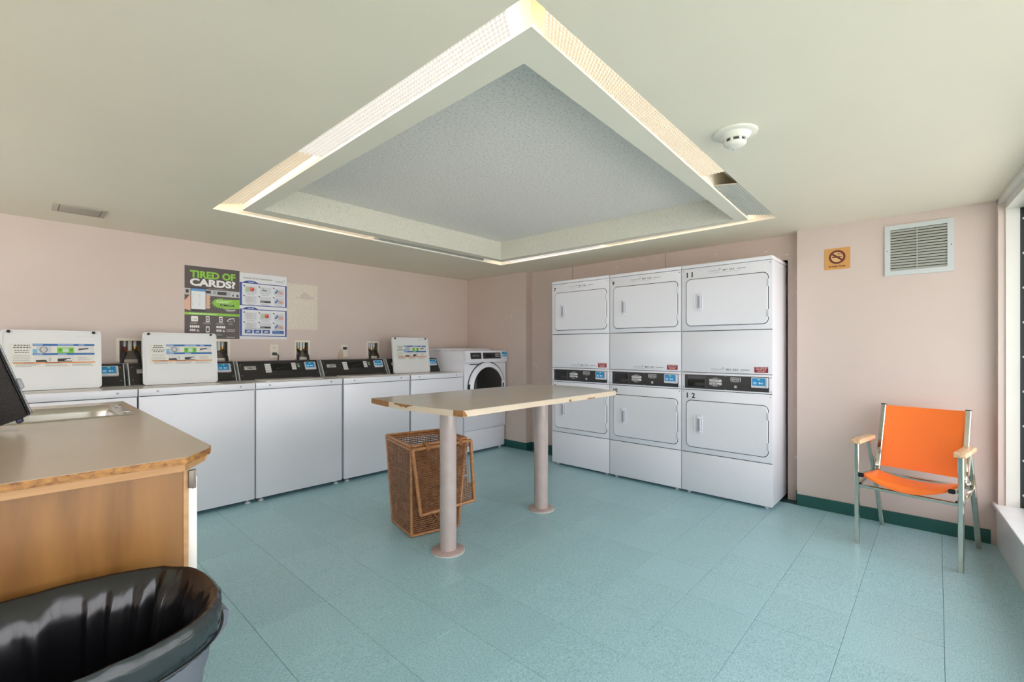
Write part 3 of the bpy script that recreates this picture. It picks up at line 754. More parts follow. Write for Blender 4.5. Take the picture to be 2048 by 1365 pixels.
# ================================================================== front loader
def front_loader():
    t = thing('front_load_washer', (3.335, 3.80, 0), 'white front-loading washer with round dark glass door in the far corner', 'washing machine')
    x0, x1, y0 = 3.335, 3.985, 3.80
    bm = BM(); box(bm, x0, x1, y0+.02, 4.46, .03, 1.150, bev=.006); obj('cabinet', bm, M_white, root=t)
    bm = BM(); loft(bm, [[Vector((x, yy, zz)) for yy, zz in ((4.02, 1.151), (4.06, 1.180), (4.45, 1.180), (4.46, 1.151))] for x in (x0-.005, x0, x1-.03, x1-.02)]); obj('top_cover', bm, M_white, root=t)
    # upper fascia (slightly sloped), front plate, skirt, toe
    bm = BM(); loft(bm, [[Vector((x, yy, zz)) for yy, zz in ((y0-.012, 1.020), (y0-.02, 1.04), (y0-.004, 1.150), (y0+.03, 1.160), (y0+.03, 1.02))] for x in (x0-.002, x1+.002)]); fas = obj('fascia', bm, M_white, root=t)
    bm = BM(); box(bm, x0+.001, x1-.001, y0, y0+.03, .262, 1.012, bev=.006, seg=3); obj('front_panel', bm, M_white, root=t)
    bm = BM(); box(bm, x0+.004, x1-.020, y0+.008, y0+.03, .026, .256, bev=.004); obj('toe_panel', bm, M_white, root=t)
    A = Vector((x0, y0-.020, 1.04)); vv = Vector((0, .016, .11)).normalized(); nn = Vector((0, -vv.z, vv.y))
    F = lambda u, v, d: A + Vector((u, 0, 0)) + vv*v + nn*d
    for u0, u1, nm in ((.072, .235, 'logo_plate'), (.262, .545, 'display_panel')):
        bm = BM(); prism(bm, rrect(u1-u0, .070, .008, 3), lambda u, v, d: F(u+u0, v+.020, d), 0, .003, edge=.001); q = obj(nm, bm, M_blackp, root=t, parent=fas)
        p = Print(lambda u, v, d: F(u+u0, v+.020, .0032+d))
        if nm == 'logo_plate': p.text('MAYTAG', .03, .026, .02, (150, 150, 150), 1, bold=.02, w=.10)
        else:
            for a in range(2):
                for b_ in range(4): p.rr(.195+b_*.018, .02+a*.024, .014, .014, .002, (190, 190, 188), 1)
            p.rect(.05, .018, .10, .034, M_screen, 1)
        p.done('panel_print', root=t, parent=q)
    bm = BM(); prism(bm, [(0, 0), (.16, 0), (.16, .008), (0, .008)], lambda u, v, d: F(u+.05, v-.045, d), 0, .006); obj('dispenser_pull', bm, M_seam, root=t)
    card_reader(lambda u, v, d: F(.555+u, .024+v, .002+d), t, w=.095, h=.080)
    # door
    c = Vector((3.668, y0-.002, .735))
    bm = BM(); lathe(bm, c, (0, -1, 0), [(0, .285), (.012, .283), (.030, .268), (.040, .245), (.036, .232), (.02, .228)], n=56); d = obj('door', bm, M_white, root=t)
    bm = BM(); lathe(bm, c + Vector((0, .003, 0)), (0, -1, 0), [(0, .296), (.006, .296)], n=56); obj('door_recess', bm, M_seam, root=t)
    bm = BM(); lathe(bm, c + Vector((0, -.021, 0)), (0, -1, 0), [(0, .228), (.016, .218), (.030, .17), (.038, .09), (.040, .01)], n=48); obj('door_glass', bm, M_screen, root=t, parent=d, label='dark round door glass')
    bm = BM(); box(bm, c.x-.297, c.x-.268, y0-.022, y0-.004, .60, .78, bev=.003); obj('hinge', bm, M_dark, root=t)
    bm = BM(); box(bm, c.x+.200, c.x+.262, y0-.045, y0-.028, .66, .80, bev=.005); box(bm, c.x+.215, c.x+.236, y0-.047, y0-.044, .672, .775, mi=1); obj('door_handle', bm, [M_white, M_dark], root=t, parent=d)
    for fx in (x0+.05, x1-.06):
        bm = BM(); cyl(bm, (fx, y0+.05, 0), (fx, y0+.05, .03), .018, n=12); obj('foot', bm, M_lgrey, root=t)
front_loader()

# ================================================================== stacked dryers
def dryer(yl, wd, top_no, low_no, code1, code2, label, spaced):
    XF = 3.715; t = thing('stacked_dryer', (XF, yl - wd/2, 0), label, 'dryer', 'bank of stacked dryers')
    F = lambda u, v, d: Vector((XF - d, yl - u, v))          # u to the viewer's right, v up, d towards the viewer
    def FB(nm, u0, u1, v0, v1, d0, d1, m, bev=.004, parent=None, label=None):
        bm = BM(); box(bm, XF-d1, XF-d0, yl-u1, yl-u0, v0, v1, bev=bev); return obj(nm, bm, m, root=t, parent=parent, label=label)
    FB('cabinet', .002, wd-.002, .026, 1.824, -.72, -.012, M_white, .003)
    FB('seam_shade_sheet', .006, wd-.006, .05, 1.828, -.0118, -.0090, M_seam, .0005)  # dark sheet behind the panels, painted in as shade of their gaps
    FB('top_cap', .001, wd-.001, 1.828, 1.857, -.72, .001, M_white, .006)
    up = FB('upper_front', .002, wd-.002, 1.321, 1.825, -.0085, 0, M_white, .003)
    FB('middle_panel', .002, wd-.002, .988, 1.316, -.0085, -.001, M_white, .003)
    lo = FB('lower_front', .002, wd-.002, .340, .842, -.0085, 0, M_white, .003)
    FB('base_panel', .002, wd-.002, .022, .335, -.0085, 0, M_white, .003)
    bez = FB('control_bezel', .002, wd-.002, .846, .984, -.0085, 0, M_white, .003)
    # black control strip
    bm = BM(); prism(bm, [(.030, .857), (wd-.024, .857), (wd-.024, .968), (.030, .968)], F, 0, .003); cp = obj('control_panel', bm, M_blackp, root=t, parent=bez)
    p = Print(lambda u, v, d: F(u, v, .003+d))
    x = .055; p.rect(x, .872, .135, .082, M_screen, 1); p.rect(x+.136, .870, .003, .086, (110, 112, 112), 1); p.poly([(x+.05, .884), (x+.09, .876), (x+.134, .884), (x+.134, .904), (x+.08, .906), (x+.055, .90)], (40, 44, 38), 2)
    hx = .272; c1 = (214, 214, 212)
    for a, b in (((-.048, .018), (0, .036)), ((0, .036), (.048, .018)), ((-.048, -.018), (0, -.036)), ((0, -.036), (.048, -.018)), ((-.048, -.018), (-.048, -.014)), ((-.048, .014), (-.048, .018))):
        p.band([(hx+a[0], .914+a[1]), (hx+b[0], .914+b[1])], .0018, c1, 1)
    for z in (.918, .896):
        p.rect(hx-.046, z, .092, .016, c1, 1); p.greek(hx-.042, z+.006, .084, 1, 0, .005, (90, 90, 90), 2)
    p.greek(hx-.02, .936, .04, 1, 0, .004, c1, 2); p.greek(hx-.02, .887, .04, 1, 0, .004, c1, 2)
    sx = .420; S = [(-.036, .044), (.036, .044), (.036, .016), (.024, .010), (0, .004), (-.024, .010), (-.036, .016)]
    p.poly([(sx+a, .912+b) for a, b in S], c1, 1); p.poly([(sx+a*.88, .913+b*.90) for a, b in S], (70, 68, 68), 2)
    p.text('MAYTAG', sx, .934, .012, (220, 220, 218), 3, bold=.02, w=.052, align='c'); p.rect(sx-.024, .926, .048, .002, c1, 3)
    p.disc(sx, .886, .011, (196, 196, 194), 1, 14); p.rect(sx-.002, .884, .016, .004, (60, 60, 60), 2)
    for u in (.345,):
        for v in (.862, .963): p.disc(u, v, .004, M_screw, 2, 8)
    p.done('control_print', root=t, parent=cp)
    for u in (.015, wd-.012):
        for v in (.862, .963):
            bm = BM(); lathe(bm, F(u, v, 0), (-1, 0, 0), [(0, .005), (.002, .004)], n=8); obj('screw', bm, M_screw, root=t, parent=bez)
    card_reader(lambda u, v, d: F(wd-.140+u, .888+v, .003+d), t, w=.112, h=.076)
    # doors
    for par, z0, z1, no in ((up, 1.362, 1.735, top_no), (lo, .385, .757, low_no)):
        u0, u1 = .044, wd-.032
        R = rrect(u1-u0, z1-z0, .035, 6)
        bm = BM(); prism(bm, rrect(u1-u0+.010, z1-z0+.010, .039, 6), lambda u, v, d: F(u+u0-.005, v+z0-.005, d), -.002, .0008); obj('door_gap_shade', bm, M_seam, root=t, parent=par)  # dark plate painted in for the shade of the groove round the door
        bm = BM(); prism(bm, R, lambda u, v, d: F(u+u0, v+z0, d), .0, .009, edge=.004); d = obj('door', bm, M_white, root=t)
        # bright return lip at the left and bottom of the door
        hu, hz = u0+.062, (z0+z1)/2 - .0
        bm = BM()
        ring2(bm, rrect(.066, .152, .006, 2), [(a+.006 if a < .03 else a-.006, b+.006 if b < .07 else b-.006) for a, b in rrect(.066, .152, .006, 2)], lambda u, v, e: F(u+hu, v+hz-.076, e), .008, .013)
        box(bm, XF-.030, XF-.024, yl-hu-.060, yl-hu-.030, hz-.062, hz+.062, bev=.003)
        box(bm, XF-.026, XF-.008, yl-hu-.060, yl-hu-.030, hz+.052, hz+.062, bev=.002); box(bm, XF-.026, XF-.008, yl-hu-.060, yl-hu-.030, hz-.062, hz-.052, bev=.002)
        hd = obj('handle', bm, M_white, root=t, parent=d)
        bm = BM(); prism(bm, rrect(.018, .10, .006, 3), lambda u, v, e: F(u+hu+.036, v+hz-.05, e), .029, .0312); obj('handle_inset', bm, M_grey, root=t, parent=d)
        for z in (z0+.075, z1-.075):
            bm = BM(); box(bm, XF-.013, XF+.0, yl-u1-.009, yl-u1+.004, z-.028, z+.028, bev=.002); obj('hinge', bm, M_lgrey, root=t, parent=d)
        q = Print(lambda u, v, e: F(u, v, .0002+e))
        zz = z1 + .022
        K = (34, 34, 36)
        if spaced and len(no) == 2:
            q.text(no[0], .044, zz, .040, K, 1, bold=.035); q.text(no[1], .084, zz, .040, K, 1, bold=.035)
        else: q.text(no, .026 if len(no) == 1 else .040, zz, .036, K, 1, bold=.03)
        for u in (.018, wd-.016): q.disc(u, zz+.05 if par == up else zz+.045, .005, (150, 150, 154), 1, 8)
        if par == up:
            q.text('Coinamatic', .215, zz+.026, .013, (150, 152, 156), 1, w=.085); q.rect(.30, zz+.034, .008, .012, (150, 152, 156), 1)
            q.text(code1, .325, zz+.024, .014, (60, 62, 66), 1, bold=.01, w=.085); q.rect(.43, zz+.028, .062, .004, (110, 112, 116), 1); q.rect(.215, zz+.014, .24, .0015, (150, 152, 156), 1)
            q.text('Coinamatic', .240, 1.012, .013, (150, 152, 156), 1, w=.085); q.rect(.325, 1.020, .008, .012, (150, 152, 156), 1)
            q.text(code2, .350, 1.010, .014, (60, 62, 66), 1, bold=.01, w=.085); q.rect(.455, 1.014, .062, .004, (110, 112, 116), 1); q.rect(.24, 1.002, .24, .0015, (150, 152, 156), 1)
            q.rect(wd-.122, 1.000, .092, .042, (150, 30, 44), 1)
            for k, s in enumerate(('HOLD CARD ON', 'READER FOR', '3 SECONDS')): q.text(s, wd-.076, 1.031-.0125*k, .008, (236, 210, 212), 2, bold=.02, w=(.078, .066, .056)[k], align='c')
        q.done('front_print', root=t, parent=par)
    for fu in (.05, wd-.05):
        bm = BM(); cyl(bm, (XF+.04, yl-fu, 0), (XF+.04, yl-fu, .028), .015, n=10); obj('foot', bm, M_lgrey, root=t)
dryer(2.890, .670, '7', '8', '801 518', '801 519', 'left stacked dryer unit numbered 7 and 8', False)
dryer(2.218, .672, '9', '10', '801 520', '801 521', 'middle stacked dryer unit numbered 9 and 10', False)
dryer(1.545, .672, '11', '12', '801 522', '801 523', 'right stacked dryer unit numbered 11 and 12', True)

# ================================================================== posters
def on_left(x0, z0): return lambda u, v, d: Vector((x0+u, YL-d, z0+v))
def poster_cards():
    x0, z0, w_, h_ = .924, 1.262, .401, .598
    t = thing('poster', (x0, YL-.001, z0), 'dark grey and green wall poster reading TIRED OF CARDS?', 'poster', 'wall posters')
    bm = BM(); prism(bm, [(0, 0), (w_, 0), (w_, h_), (0, h_)], on_left(x0, z0), 0.0, .0016); obj('sheet', bm, ink((84, 74, 74)), root=t, smooth=0)
    F0 = on_left(x0, z0); p = Print(lambda u, v, d: F0(u*w_, v*h_, .0016+d))
    G = (142, 196, 64); Wt = (238, 236, 234)
    def T(s, u, v, h, c, L, w, bold=.0, al='l'):
        vs, fs = text_mesh(s, bold); x0_ = min(q.x for q in vs); x1_ = max(q.x for q in vs)
        V = [p.bm.verts.new(p.F(u + (q.x-x0_)/(x1_-x0_)*w, v + q.y/.72*h, .0004*L)) for q in vs]; k = p.mi(c)
        for f in fs:
            try: p.bm.faces.new([V[i] for i in f]).material_index = k
            except ValueError: pass
    T('TIRED OF', .09, .845, .095, G, 2, .83, .045)
    T('CARDS?', .09, .735, .095, Wt, 2, .83, .045)
    p.rect(0, .60, 1, .09, (190, 188, 190), 1); p.rect(.02, .625, .05, .045, (40, 38, 40), 2)
    p.rect(.36, .635, .10, .038, (60, 56, 58), 2); p.rect(.50, .63, .06, .04, (140, 160, 172), 2); p.rect(.58, .625, .17, .045, (60, 58, 60), 2); p.rect(.84, .60, .16, .07, (206, 204, 208), 2); p.rect(.86, .615, .03, .03, (90, 80, 90), 3); p.rect(.94, .612, .04, .035, (44, 42, 60), 3)
    p.rect(.76, .63, .06, .04, (170, 172, 176), 2)
    p.greek(.42, .70, .48, 2, .016, .007, (150, 146, 146), 2)
    # starburst
    pts = []
    for i in range(28):
        a = PI*.45 + PI*1.1*i/27; r = 1.06 if i % 2 else .78
        pts.append((.66 + .19*r*math.cos(a), .505 + .075*r*math.sin(a)))
    p.poly([(1.0, .44)] + [(1.0, .57)] + pts, G, 3)
    p.greek(.56, .535, .34, 2, .02, .009, (226, 240, 206), 4)
    p.rr(.63, .468, .125, .024, .004, (30, 32, 30), 4); p.rr(.765, .468, .13, .024, .004, (30, 32, 30), 4); p.greek(.65, .477, .09, 1, 0, .008, (214, 214, 210), 5); p.greek(.785, .477, .09, 1, 0, .008, (214, 214, 210), 5)
    T('Coinamatic', .73, .405, .024, Wt, 4, .19, .02); p.rect(.915, .428, .02, .018, G, 4); p.greek(.76, .392, .16, 1, 0, .006, (190, 190, 188), 4)
    # hand and phone
    sk = (222, 176, 150)
    p.poly([(0, .40), (.12, .38), (.30, .40), (.34, .50), (.14, .60), (.10, .62), (.05, .56), (0, .52)], sk, 2)
    for k in range(4): p.disc(.405, .58-.045*k, .048, sk, 2, 12, .026)
    p.rr(.10, .375, .275, .335, .02, (52, 48, 54), 4); p.rr(.112, .405, .252, .270, .006, (228, 232, 236), 5); p.rect(.112, .655, .252, .035, (92, 150, 204), 6)
    for a, b in ((.14, .60), (.14, .57), (.26, .60), (.26, .57), (.14, .50), (.14, .47), (.26, .50), (.26, .47)): p.disc(a, b, .007, (160, 164, 170), 7, 6)
    p.rect(.115, .535, .246, .002, (190, 194, 198), 7)
    p.rect(0, .325, 1, .036, G, 3); p.greek(.08, .338, .62, 1, 0, .010, (222, 238, 200), 4)
    # lower icons
    p.rr(.11, .235, .12, .075, .012, Wt, 3); p.band([(.135, .262), (.165, .272), (.185, .258), (.21, .275)], .006, (110, 106, 106), 4)
    for u in (.37, .61):
        p.rr(u, .232, .065, .082, .008, Wt, 3); p.rect(u+.012, .246, .041, .052, (92, 82, 82), 4); p.rect(u+.024, .262, .018, .018, Wt, 5)
    p.band([(.76, .25), (.80, .285), (.89, .295), (.90, .245)], .012, Wt, 3); p.band([(.78, .245), (.86, .25)], .006, (190, 180, 180), 3)
    for u, w2 in ((.08, .15), (.32, .14), (.55, .17), (.78, .10)): p.greek(u, .218, w2, 2, .014, .006, (180, 176, 176), 3, 'c')
    for u in (.09, .56):
        for r in range(2):
            for q in range(5 if r == 0 else 3): p.rr(u + q*.034, .148 - r*.050, .028, .032, .003, Wt if r == 0 else (226, 222, 222), 3)
        p.poly([(u+.11, .095), (u+.13, .13), (u+.15, .12), (u+.17, .095)], (222, 186, 170), 4)
    p.rr(.37, .085, .065, .085, .008, Wt, 3); p.rect(.382, .10, .041, .055, (92, 82, 82), 4)
    p.greek(.75, .125, .19, 2, .02, .008, Wt, 3); p.greek(.75, .02, .20, 1, 0, .008, Wt, 3); p.greek(.56, .06, .14, 2, .014, .005, (180, 176, 176), 3)
    p.done('poster_print', root=t)
poster_cards()
def poster_instr():
    x0, z0, w_, h_ = 1.327, 1.264, .396, .586
    t = thing('poster', (x0, YL-.001, z0), 'white and blue wall poster headed Laundry Room Instructions', 'poster', 'wall posters')
    bm = BM(); prism(bm, [(0, 0), (w_, 0), (w_, h_), (0, h_)], on_left(x0, z0), 0.0, .0016); obj('sheet', bm, ink((228, 228, 232)), root=t, smooth=0)
    F0 = on_left(x0, z0); p = Print(lambda u, v, d: F0(u*w_, v*h_, .0016+d))
    B = (50, 72, 152)
    def T(s, u, v, h, c, L, w, bold=.0):
        vs, fs = text_mesh(s, bold); a = min(q.x for q in vs); b = max(q.x for q in vs)
        V = [p.bm.verts.new(p.F(u + (q.x-a)/(b-a)*w, v + q.y/.72*h, .0004*L)) for q in vs]; k = p.mi(c)
        for f in fs:
            try: p.bm.faces.new([V[i] for i in f]).material_index = k
            except ValueError: pass
    T('Laundry Room Instructions', .07, .915, .026, (92, 90, 92), 2, .61, .01)
    T('Coinamatic', .75, .905, .022, (120, 150, 158), 2, .18, .01); p.rect(.935, .925, .02, .02, (120, 180, 160), 2); p.rect(.75, .893, .20, .004, (150, 160, 160), 2)
    for y0, y1, hd in ((.505, .855, 'WASHER'), (.04, .455, 'DRYER')):
        p.rect(0, y0, 1, y1-y0, B, 1); p.rect(.045, y0+.012, .92, y1-y0-.024, (224, 226, 232), 2)
        p.poly([(.08, y1-.012)] + [(.22 + .16*math.cos(a), y1-.012 + .045*math.sin(a)) for a in [PI*(1-i/10) for i in range(11)]] + [(.38, y1-.012)], B, 3)
        T(hd, .17, y1 + .002, .016, (220, 226, 240), 4, .12, .02)
        rows = 2
        for r in range(2):
            for c in range(3):
                u = .10 + .31*c; v = y1 - .160 - .150*r
                p.rect(u, v, .245 if c < 2 else .22, .108, (204, 208, 214), 3)
                p.disc(u-.012, v+.108, .017, (78, 80, 92), 5, 10, .011)
                if (r, c) == (0, 0) and hd == 'WASHER' or (r, c) == (0, 1) and hd == 'DRYER':
                    p.rect(u+.02, v+.02, .09, .07, (176, 196, 166), 4); p.disc(u+.15, v+.06, .05, (206, 66, 56), 5, 9, .032); p.disc(u+.125, v+.075, .03, (226, 120, 110), 6, 8, .02)
                elif (r, c) == (1, 1): p.rect(u+.01, v+.02, .225, .03, (110, 112, 118), 4); p.rect(u+.10, v+.022, .13, .024, (58, 48, 54), 5)
                elif c == 2: p.poly([(u, v+.03), (u+.07, v+.09), (u+.10, v+.06), (u+.04, v+.02)], (96, 120, 172), 4); p.poly([(u+.09, v+.02), (u+.20, v+.015), (u+.19, v+.06), (u+.11, v+.075)], (206, 160, 156), 5)
                elif (r, c) == (0, 1): p.rect(u+.05, v+.05, .10, .014, (70, 72, 78), 4); p.poly([(u+.05, v+.08), (u+.09, v+.09), (u+.08, v+.075)], (70, 72, 78), 4)
                else:
                    p.greek(u+.04, v+.085, .14, 5, .017, .006, (190, 156, 160), 4)
                p.greek(u+.02, v-.012, .2, 2, .012, .005, (150, 150, 158), 4, 'c')
    T('HAVE YOU DOWNLOADED THE APP?', .09, .153, .012, (130, 132, 150), 4, .35, .0)
    for c in range(3):
        p.rect(.10 + .185*c, .085, .155, .055, B, 4); p.poly([(.12 + .185*c, .095), (.22 + .185*c, .10), (.21 + .185*c, .13), (.15 + .185*c, .125)], (176, 196, 222), 5)
    p.rr(.68, .08, .255, .052, .006, (40, 84, 160), 4); p.greek(.70, .112, .21, 2, .018, .007, (160, 190, 220), 5); p.greek(.68, .142, .24, 1, 0, .006, (130, 132, 150), 4)
    p.greek(.06, .02, .86, 1, 0, .004, (190, 190, 196), 2)
    p.done('poster_print', root=t)
poster_instr()
def residue():
    x0, z0, w_, h_ = 1.728, 1.360, .290, .436
    F = on_left(x0, z0); bm = BM(); nx, ny = 44, 58
    random.seed(3)
    V = {}
    for i in range(nx+1):
        for j in range(ny+1):
            ed = (i in (0, nx) or j in (0, ny))
            V[i, j] = bm.verts.new(F(w_*i/nx + (random.uniform(-.001, .001)), h_*j/ny, .0008 + (0 if ed else random.uniform(0, .0012))))
    hole = [(.27, .700), (.27, .718), (.40, .712), (.47, .78), (.53, .835), (.63, .81), (.78, .748), (.90, .722), (.87, .685), (.62, .672), (.46, .682)]
    def inhole(u, v):   # torn patch
        ins = False
        for (x1, y1), (x2, y2) in zip(hole, hole[1:] + hole[:1]):
            if (y1 > v) != (y2 > v) and u < (x2-x1)*(v-y1)/(y2-y1) + x1: ins = not ins
        return ins
    for i in range(nx):
        for j in range(ny):
            u, v = (i+.5)/nx, (j+.5)/ny
            if inhole(u, v): continue
            bm.faces.new((V[i, j], V[i+1, j], V[i+1, j+1], V[i, j+1]))
    m = pm('old_adhesive_paper', (220, 210, 196), rough=0.7, var=.10, vscale=70, bump=.4, bscale=90)
    loc = (x0, YL-.0012, z0)
    solo('torn_paper_patch', bm, m, loc, 'torn off-white paper remnant on the wall right of the blue poster', 'paper', smooth=0)
    random.seed(11)
residue()

# ================================================================== supply boxes, outlets
def supply_box(a, b, label, hot):
    t = thing('supply_box', (a, YL, 1.08), label, 'valve box', 'washer water supply boxes')
    F = on_left(0, 0)
    z0, z1 = 1.09, 1.243; m = .013
    bm = BM(); ring2(bm, [(a-m, z0-m), (b+m, z0-m), (b+m, z1+m), (a-m, z1+m)], [(a+.006, z0+.006), (b-.006, z0+.006), (b-.006, z1-.006), (a+.006, z1-.006)], F, 0, .006); obj('frame', bm, M_plate, root=t, smooth=0)
    bm = BM()
    box(bm, a, b, YL+.075, YL+.08, z0, z1); box(bm, a, a+.003, YL, YL+.08, z0, z1); box(bm, b-.003, b, YL, YL+.08, z0, z1); box(bm, a, b, YL, YL+.08, z1-.003, z1); box(bm, a, b, YL, YL+.08, z0, z0+.003)
    obj('housing', bm, pm('dingy_box_plastic', (150, 138, 124), rough=.6), root=t, smooth=0)
    w_ = b-a
    for k, fx in enumerate((.28, .72)):
        x = a + w_*fx
        bm = BM(); cyl(bm, (x, YL+.03, z1-.003), (x, YL+.03, z1-.05), .011, n=12); obj('pipe', bm, M_lgrey, root=t)
        bm = BM(); cyl(bm, (x, YL+.03, z1-.05), (x, YL+.03, z0+.065), .010, n=12); cyl(bm, (x, YL+.03, z0+.075), (x, YL+.0, z0+.06), .013, n=12); obj('valve', bm, M_red if (hot and k == 0) else M_brass, root=t)
        bm = BM(); s = -1 if k == 0 else 1
        tube(bm, smooth_path([(x, YL+.005, z0+.062), (x+s*.006, YL-.022, z0+.045), (x+s*.02, YL-.026, z0+.0), (x+s*.022, YL-.024, z0-.09), (x+s*.022, YL-.02, .95)]), .0115, n=10)
        obj('hose', bm, M_hose, root=t)
    bm = BM(); cyl(bm, (a+w_*.5, YL+.03, z1-.003), (a+w_*.5, YL+.03, z0+.07), .014, n=14); obj('drain_pipe', bm, M_frame, root=t)
for (a, b), lb, hot in zip(BOXES, ('recessed supply box with red valve between the first and second washers', 'recessed supply box half hidden beside the second raised lid', 'recessed supply box above the third washer, right of the blue poster', 'recessed supply box beside the fifth washer raised lid'), (True, False, False, False)):
    supply_box(a, b, lb, hot)
def outlet(x0, label, peeled):
    w_, z0, h_ = .079, 1.088, .128
    t = thing('wall_outlet', (x0, YL, z0), label, 'outlet', 'wall outlets above the washers')
    F = on_left(x0, z0)
    bm = BM(); prism(bm, rrect(w_, h_, .004, 2), F, 0, .006, edge=.002); obj('plate', bm, M_plate, root=t)
    for v in ((.080,) if not peeled else (.080,)):
        bm = BM(); prism(bm, rrect(.034, .030, .012, 4), lambda u, q, d: F(u+.022, q+v, d), .005, .0075, edge=.001); q = obj('socket', bm, M_plate, root=t)
        bm = BM()
        for u in (.031, .044): prism(bm, [(u, v+.014), (u+.003, v+.014), (u+.003, v+.024), (u, v+.024)], F, .0074, .0079)
        obj('slot', bm, M_dark, root=t)
    bm = BM(); prism(bm, rrect(.032, .026, .005, 3), lambda u, v, d: F(u+.023, v+(.028 if not peeled else .078), d), .006, .034, edge=.004); obj('plug', bm, M_dark, root=t)
    zc = z0 + (.036 if not peeled else .088)
    bm = BM(); tube(bm, smooth_path([(x0+.045, YL-.028, zc), (x0+.062, YL-.040, zc-.01), (x0+.066, YL-.030, zc-.05), (x0+.060, YL-.02, .96)]), .0045 if not peeled else .003, n=8); obj('cord', bm, M_hose if not peeled else M_lgrey, root=t)
    if peeled:
        bm = BM(); pts = [(-.03, -.02), (0, -.02), (.02, -.02), (.03, .02), (.022, .06), (.005, .09), (-.004, .07), (-.018, .05), (-.03, .02)]
        prism(bm, pts, F, 0, .0065); obj('torn_tape', bm, pm('grimy_tape', (190, 172, 150), rough=.7, var=.2, vscale=60), root=t)
outlet(1.572, 'ivory wall outlet with black plug below the blue poster', False)
outlet(2.256, 'ivory wall outlet with torn tape between the two right supply boxes', True)

# ================================================================== ceiling vent, smoke detector, wall vent, sign
def ceiling_vent():
    t = thing('ceiling_vent', (.27, 4.02, H), 'flat greige ceiling vent with closed damper at upper left', 'vent')
    bm = BM(); box(bm, .144, .396, 3.905, 4.14, H-.006, H, bev=.002); obj('frame', bm, M_ceilvent, root=t)
    bm = BM(); box(bm, .178, .366, 3.925, 4.118, H-.010, H-.006, bev=.001); obj('damper', bm, pm('vent_damper', (172, 164, 152), rough=.5), root=t)
    for x in (.1735, .3685):
        bm = BM(); box(bm, x-.0025, x+.0025, 3.93, 4.115, H-.0065, H-.0055); obj('slot', bm, M_dark, root=t)
ceiling_vent()
def smoke():
    c = Vector((2.005, .610, H))
    t = thing('smoke_detector', tuple(c), 'round white smoke detector on the ceiling beside the light cove', 'smoke detector')
    bm = BM(); lathe(bm, c, (0, 0, -1), [(0, .084), (.006, .083), (.010, .076)], n=40); obj('base', bm, M_det, root=t)
    bm = BM(); lathe(bm, c, (0, 0, -1), [(.008, .062), (.018, .055), (.026, .049), (.030, .046)], n=36); obj('collar', bm, M_det, root=t)
    bm = BM(); lathe(bm, c, (0, 0, -1), [(.028, .038), (.045, .038)], n=30); obj('grille_gap', bm, M_seam, root=t)
    for k in range(8):
        a0 = 2*PI*k/8 + .12; pts = []
        bm = BM(); box(bm, .0345, .0435, -.005, .005, -.046, -.028, bev=.001, M=Matrix.Translation(c) @ Matrix.Rotation(2*PI*k/8, 4, 'Z')); obj('rib', bm, M_det, root=t)
    bm = BM(); lathe(bm, c, (0, 0, -1), [(.042, .043), (.046, .042), (.054, .033), (.058, .022), (.059, .005)], n=36); obj('dome', bm, M_det, root=t)
    bm = BM(); lathe(bm, c + Vector((.02, .01, 0)), (0, 0, -1), [(.057, .008), (.060, .007)], n=14); obj('test_button', bm, M_lgrey, root=t)
smoke()
def on_back(y0, z0): return lambda u, v, d: Vector((3.995-d, y0-u, z0+v))
def wall_vent():
    y0, z0, w_, h_ = .262, 1.667, .338, .334
    t = thing('wall_vent', (3.995, y0, z0), 'grey metal louvered vent grille high on the wall above the orange chair', 'vent')
    F = on_back(y0, z0); e = .030
    bm = BM(); ring2(bm, [(0, 0), (w_, 0), (w_, h_), (0, h_)], [(e, e), (w_-e, e), (w_-e, h_-e), (e, h_-e)], F, 0, .010); obj('frame', bm, M_ventgrey, root=t, smooth=0)
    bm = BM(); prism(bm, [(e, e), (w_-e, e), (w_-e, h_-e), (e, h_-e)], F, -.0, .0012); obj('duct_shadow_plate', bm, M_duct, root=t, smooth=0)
    n = 15; ph = (h_-2*e)/n
    for k in range(n):
        v = e + k*ph
        bm = BM(); loft(bm, [[F(u, v+dv, dd) for dv, dd in ((.001, .0095), (.003, .0095), (ph*.86, .0025), (ph*.86-.002, .0018))] for u in (e, w_-e)]); obj('slat', bm, M_louver, root=t, smooth=0)
    bm = BM(); box(bm, 3.995-.0105, 3.995-.002, y0-w_*.485-.002, y0-w_*.485+.002, z0+e, z0+h_-e); obj('center_bar', bm, M_louver, root=t)
    for u, v in ((.014, h_*.5), (w_-.012, h_*.5)):
        bm = BM(); lathe(bm, F(u, v, .010), (-1, 0, 0), [(0, .004), (.002, .003)], n=8); obj('screw', bm, M_screw, root=t)
wall_vent()
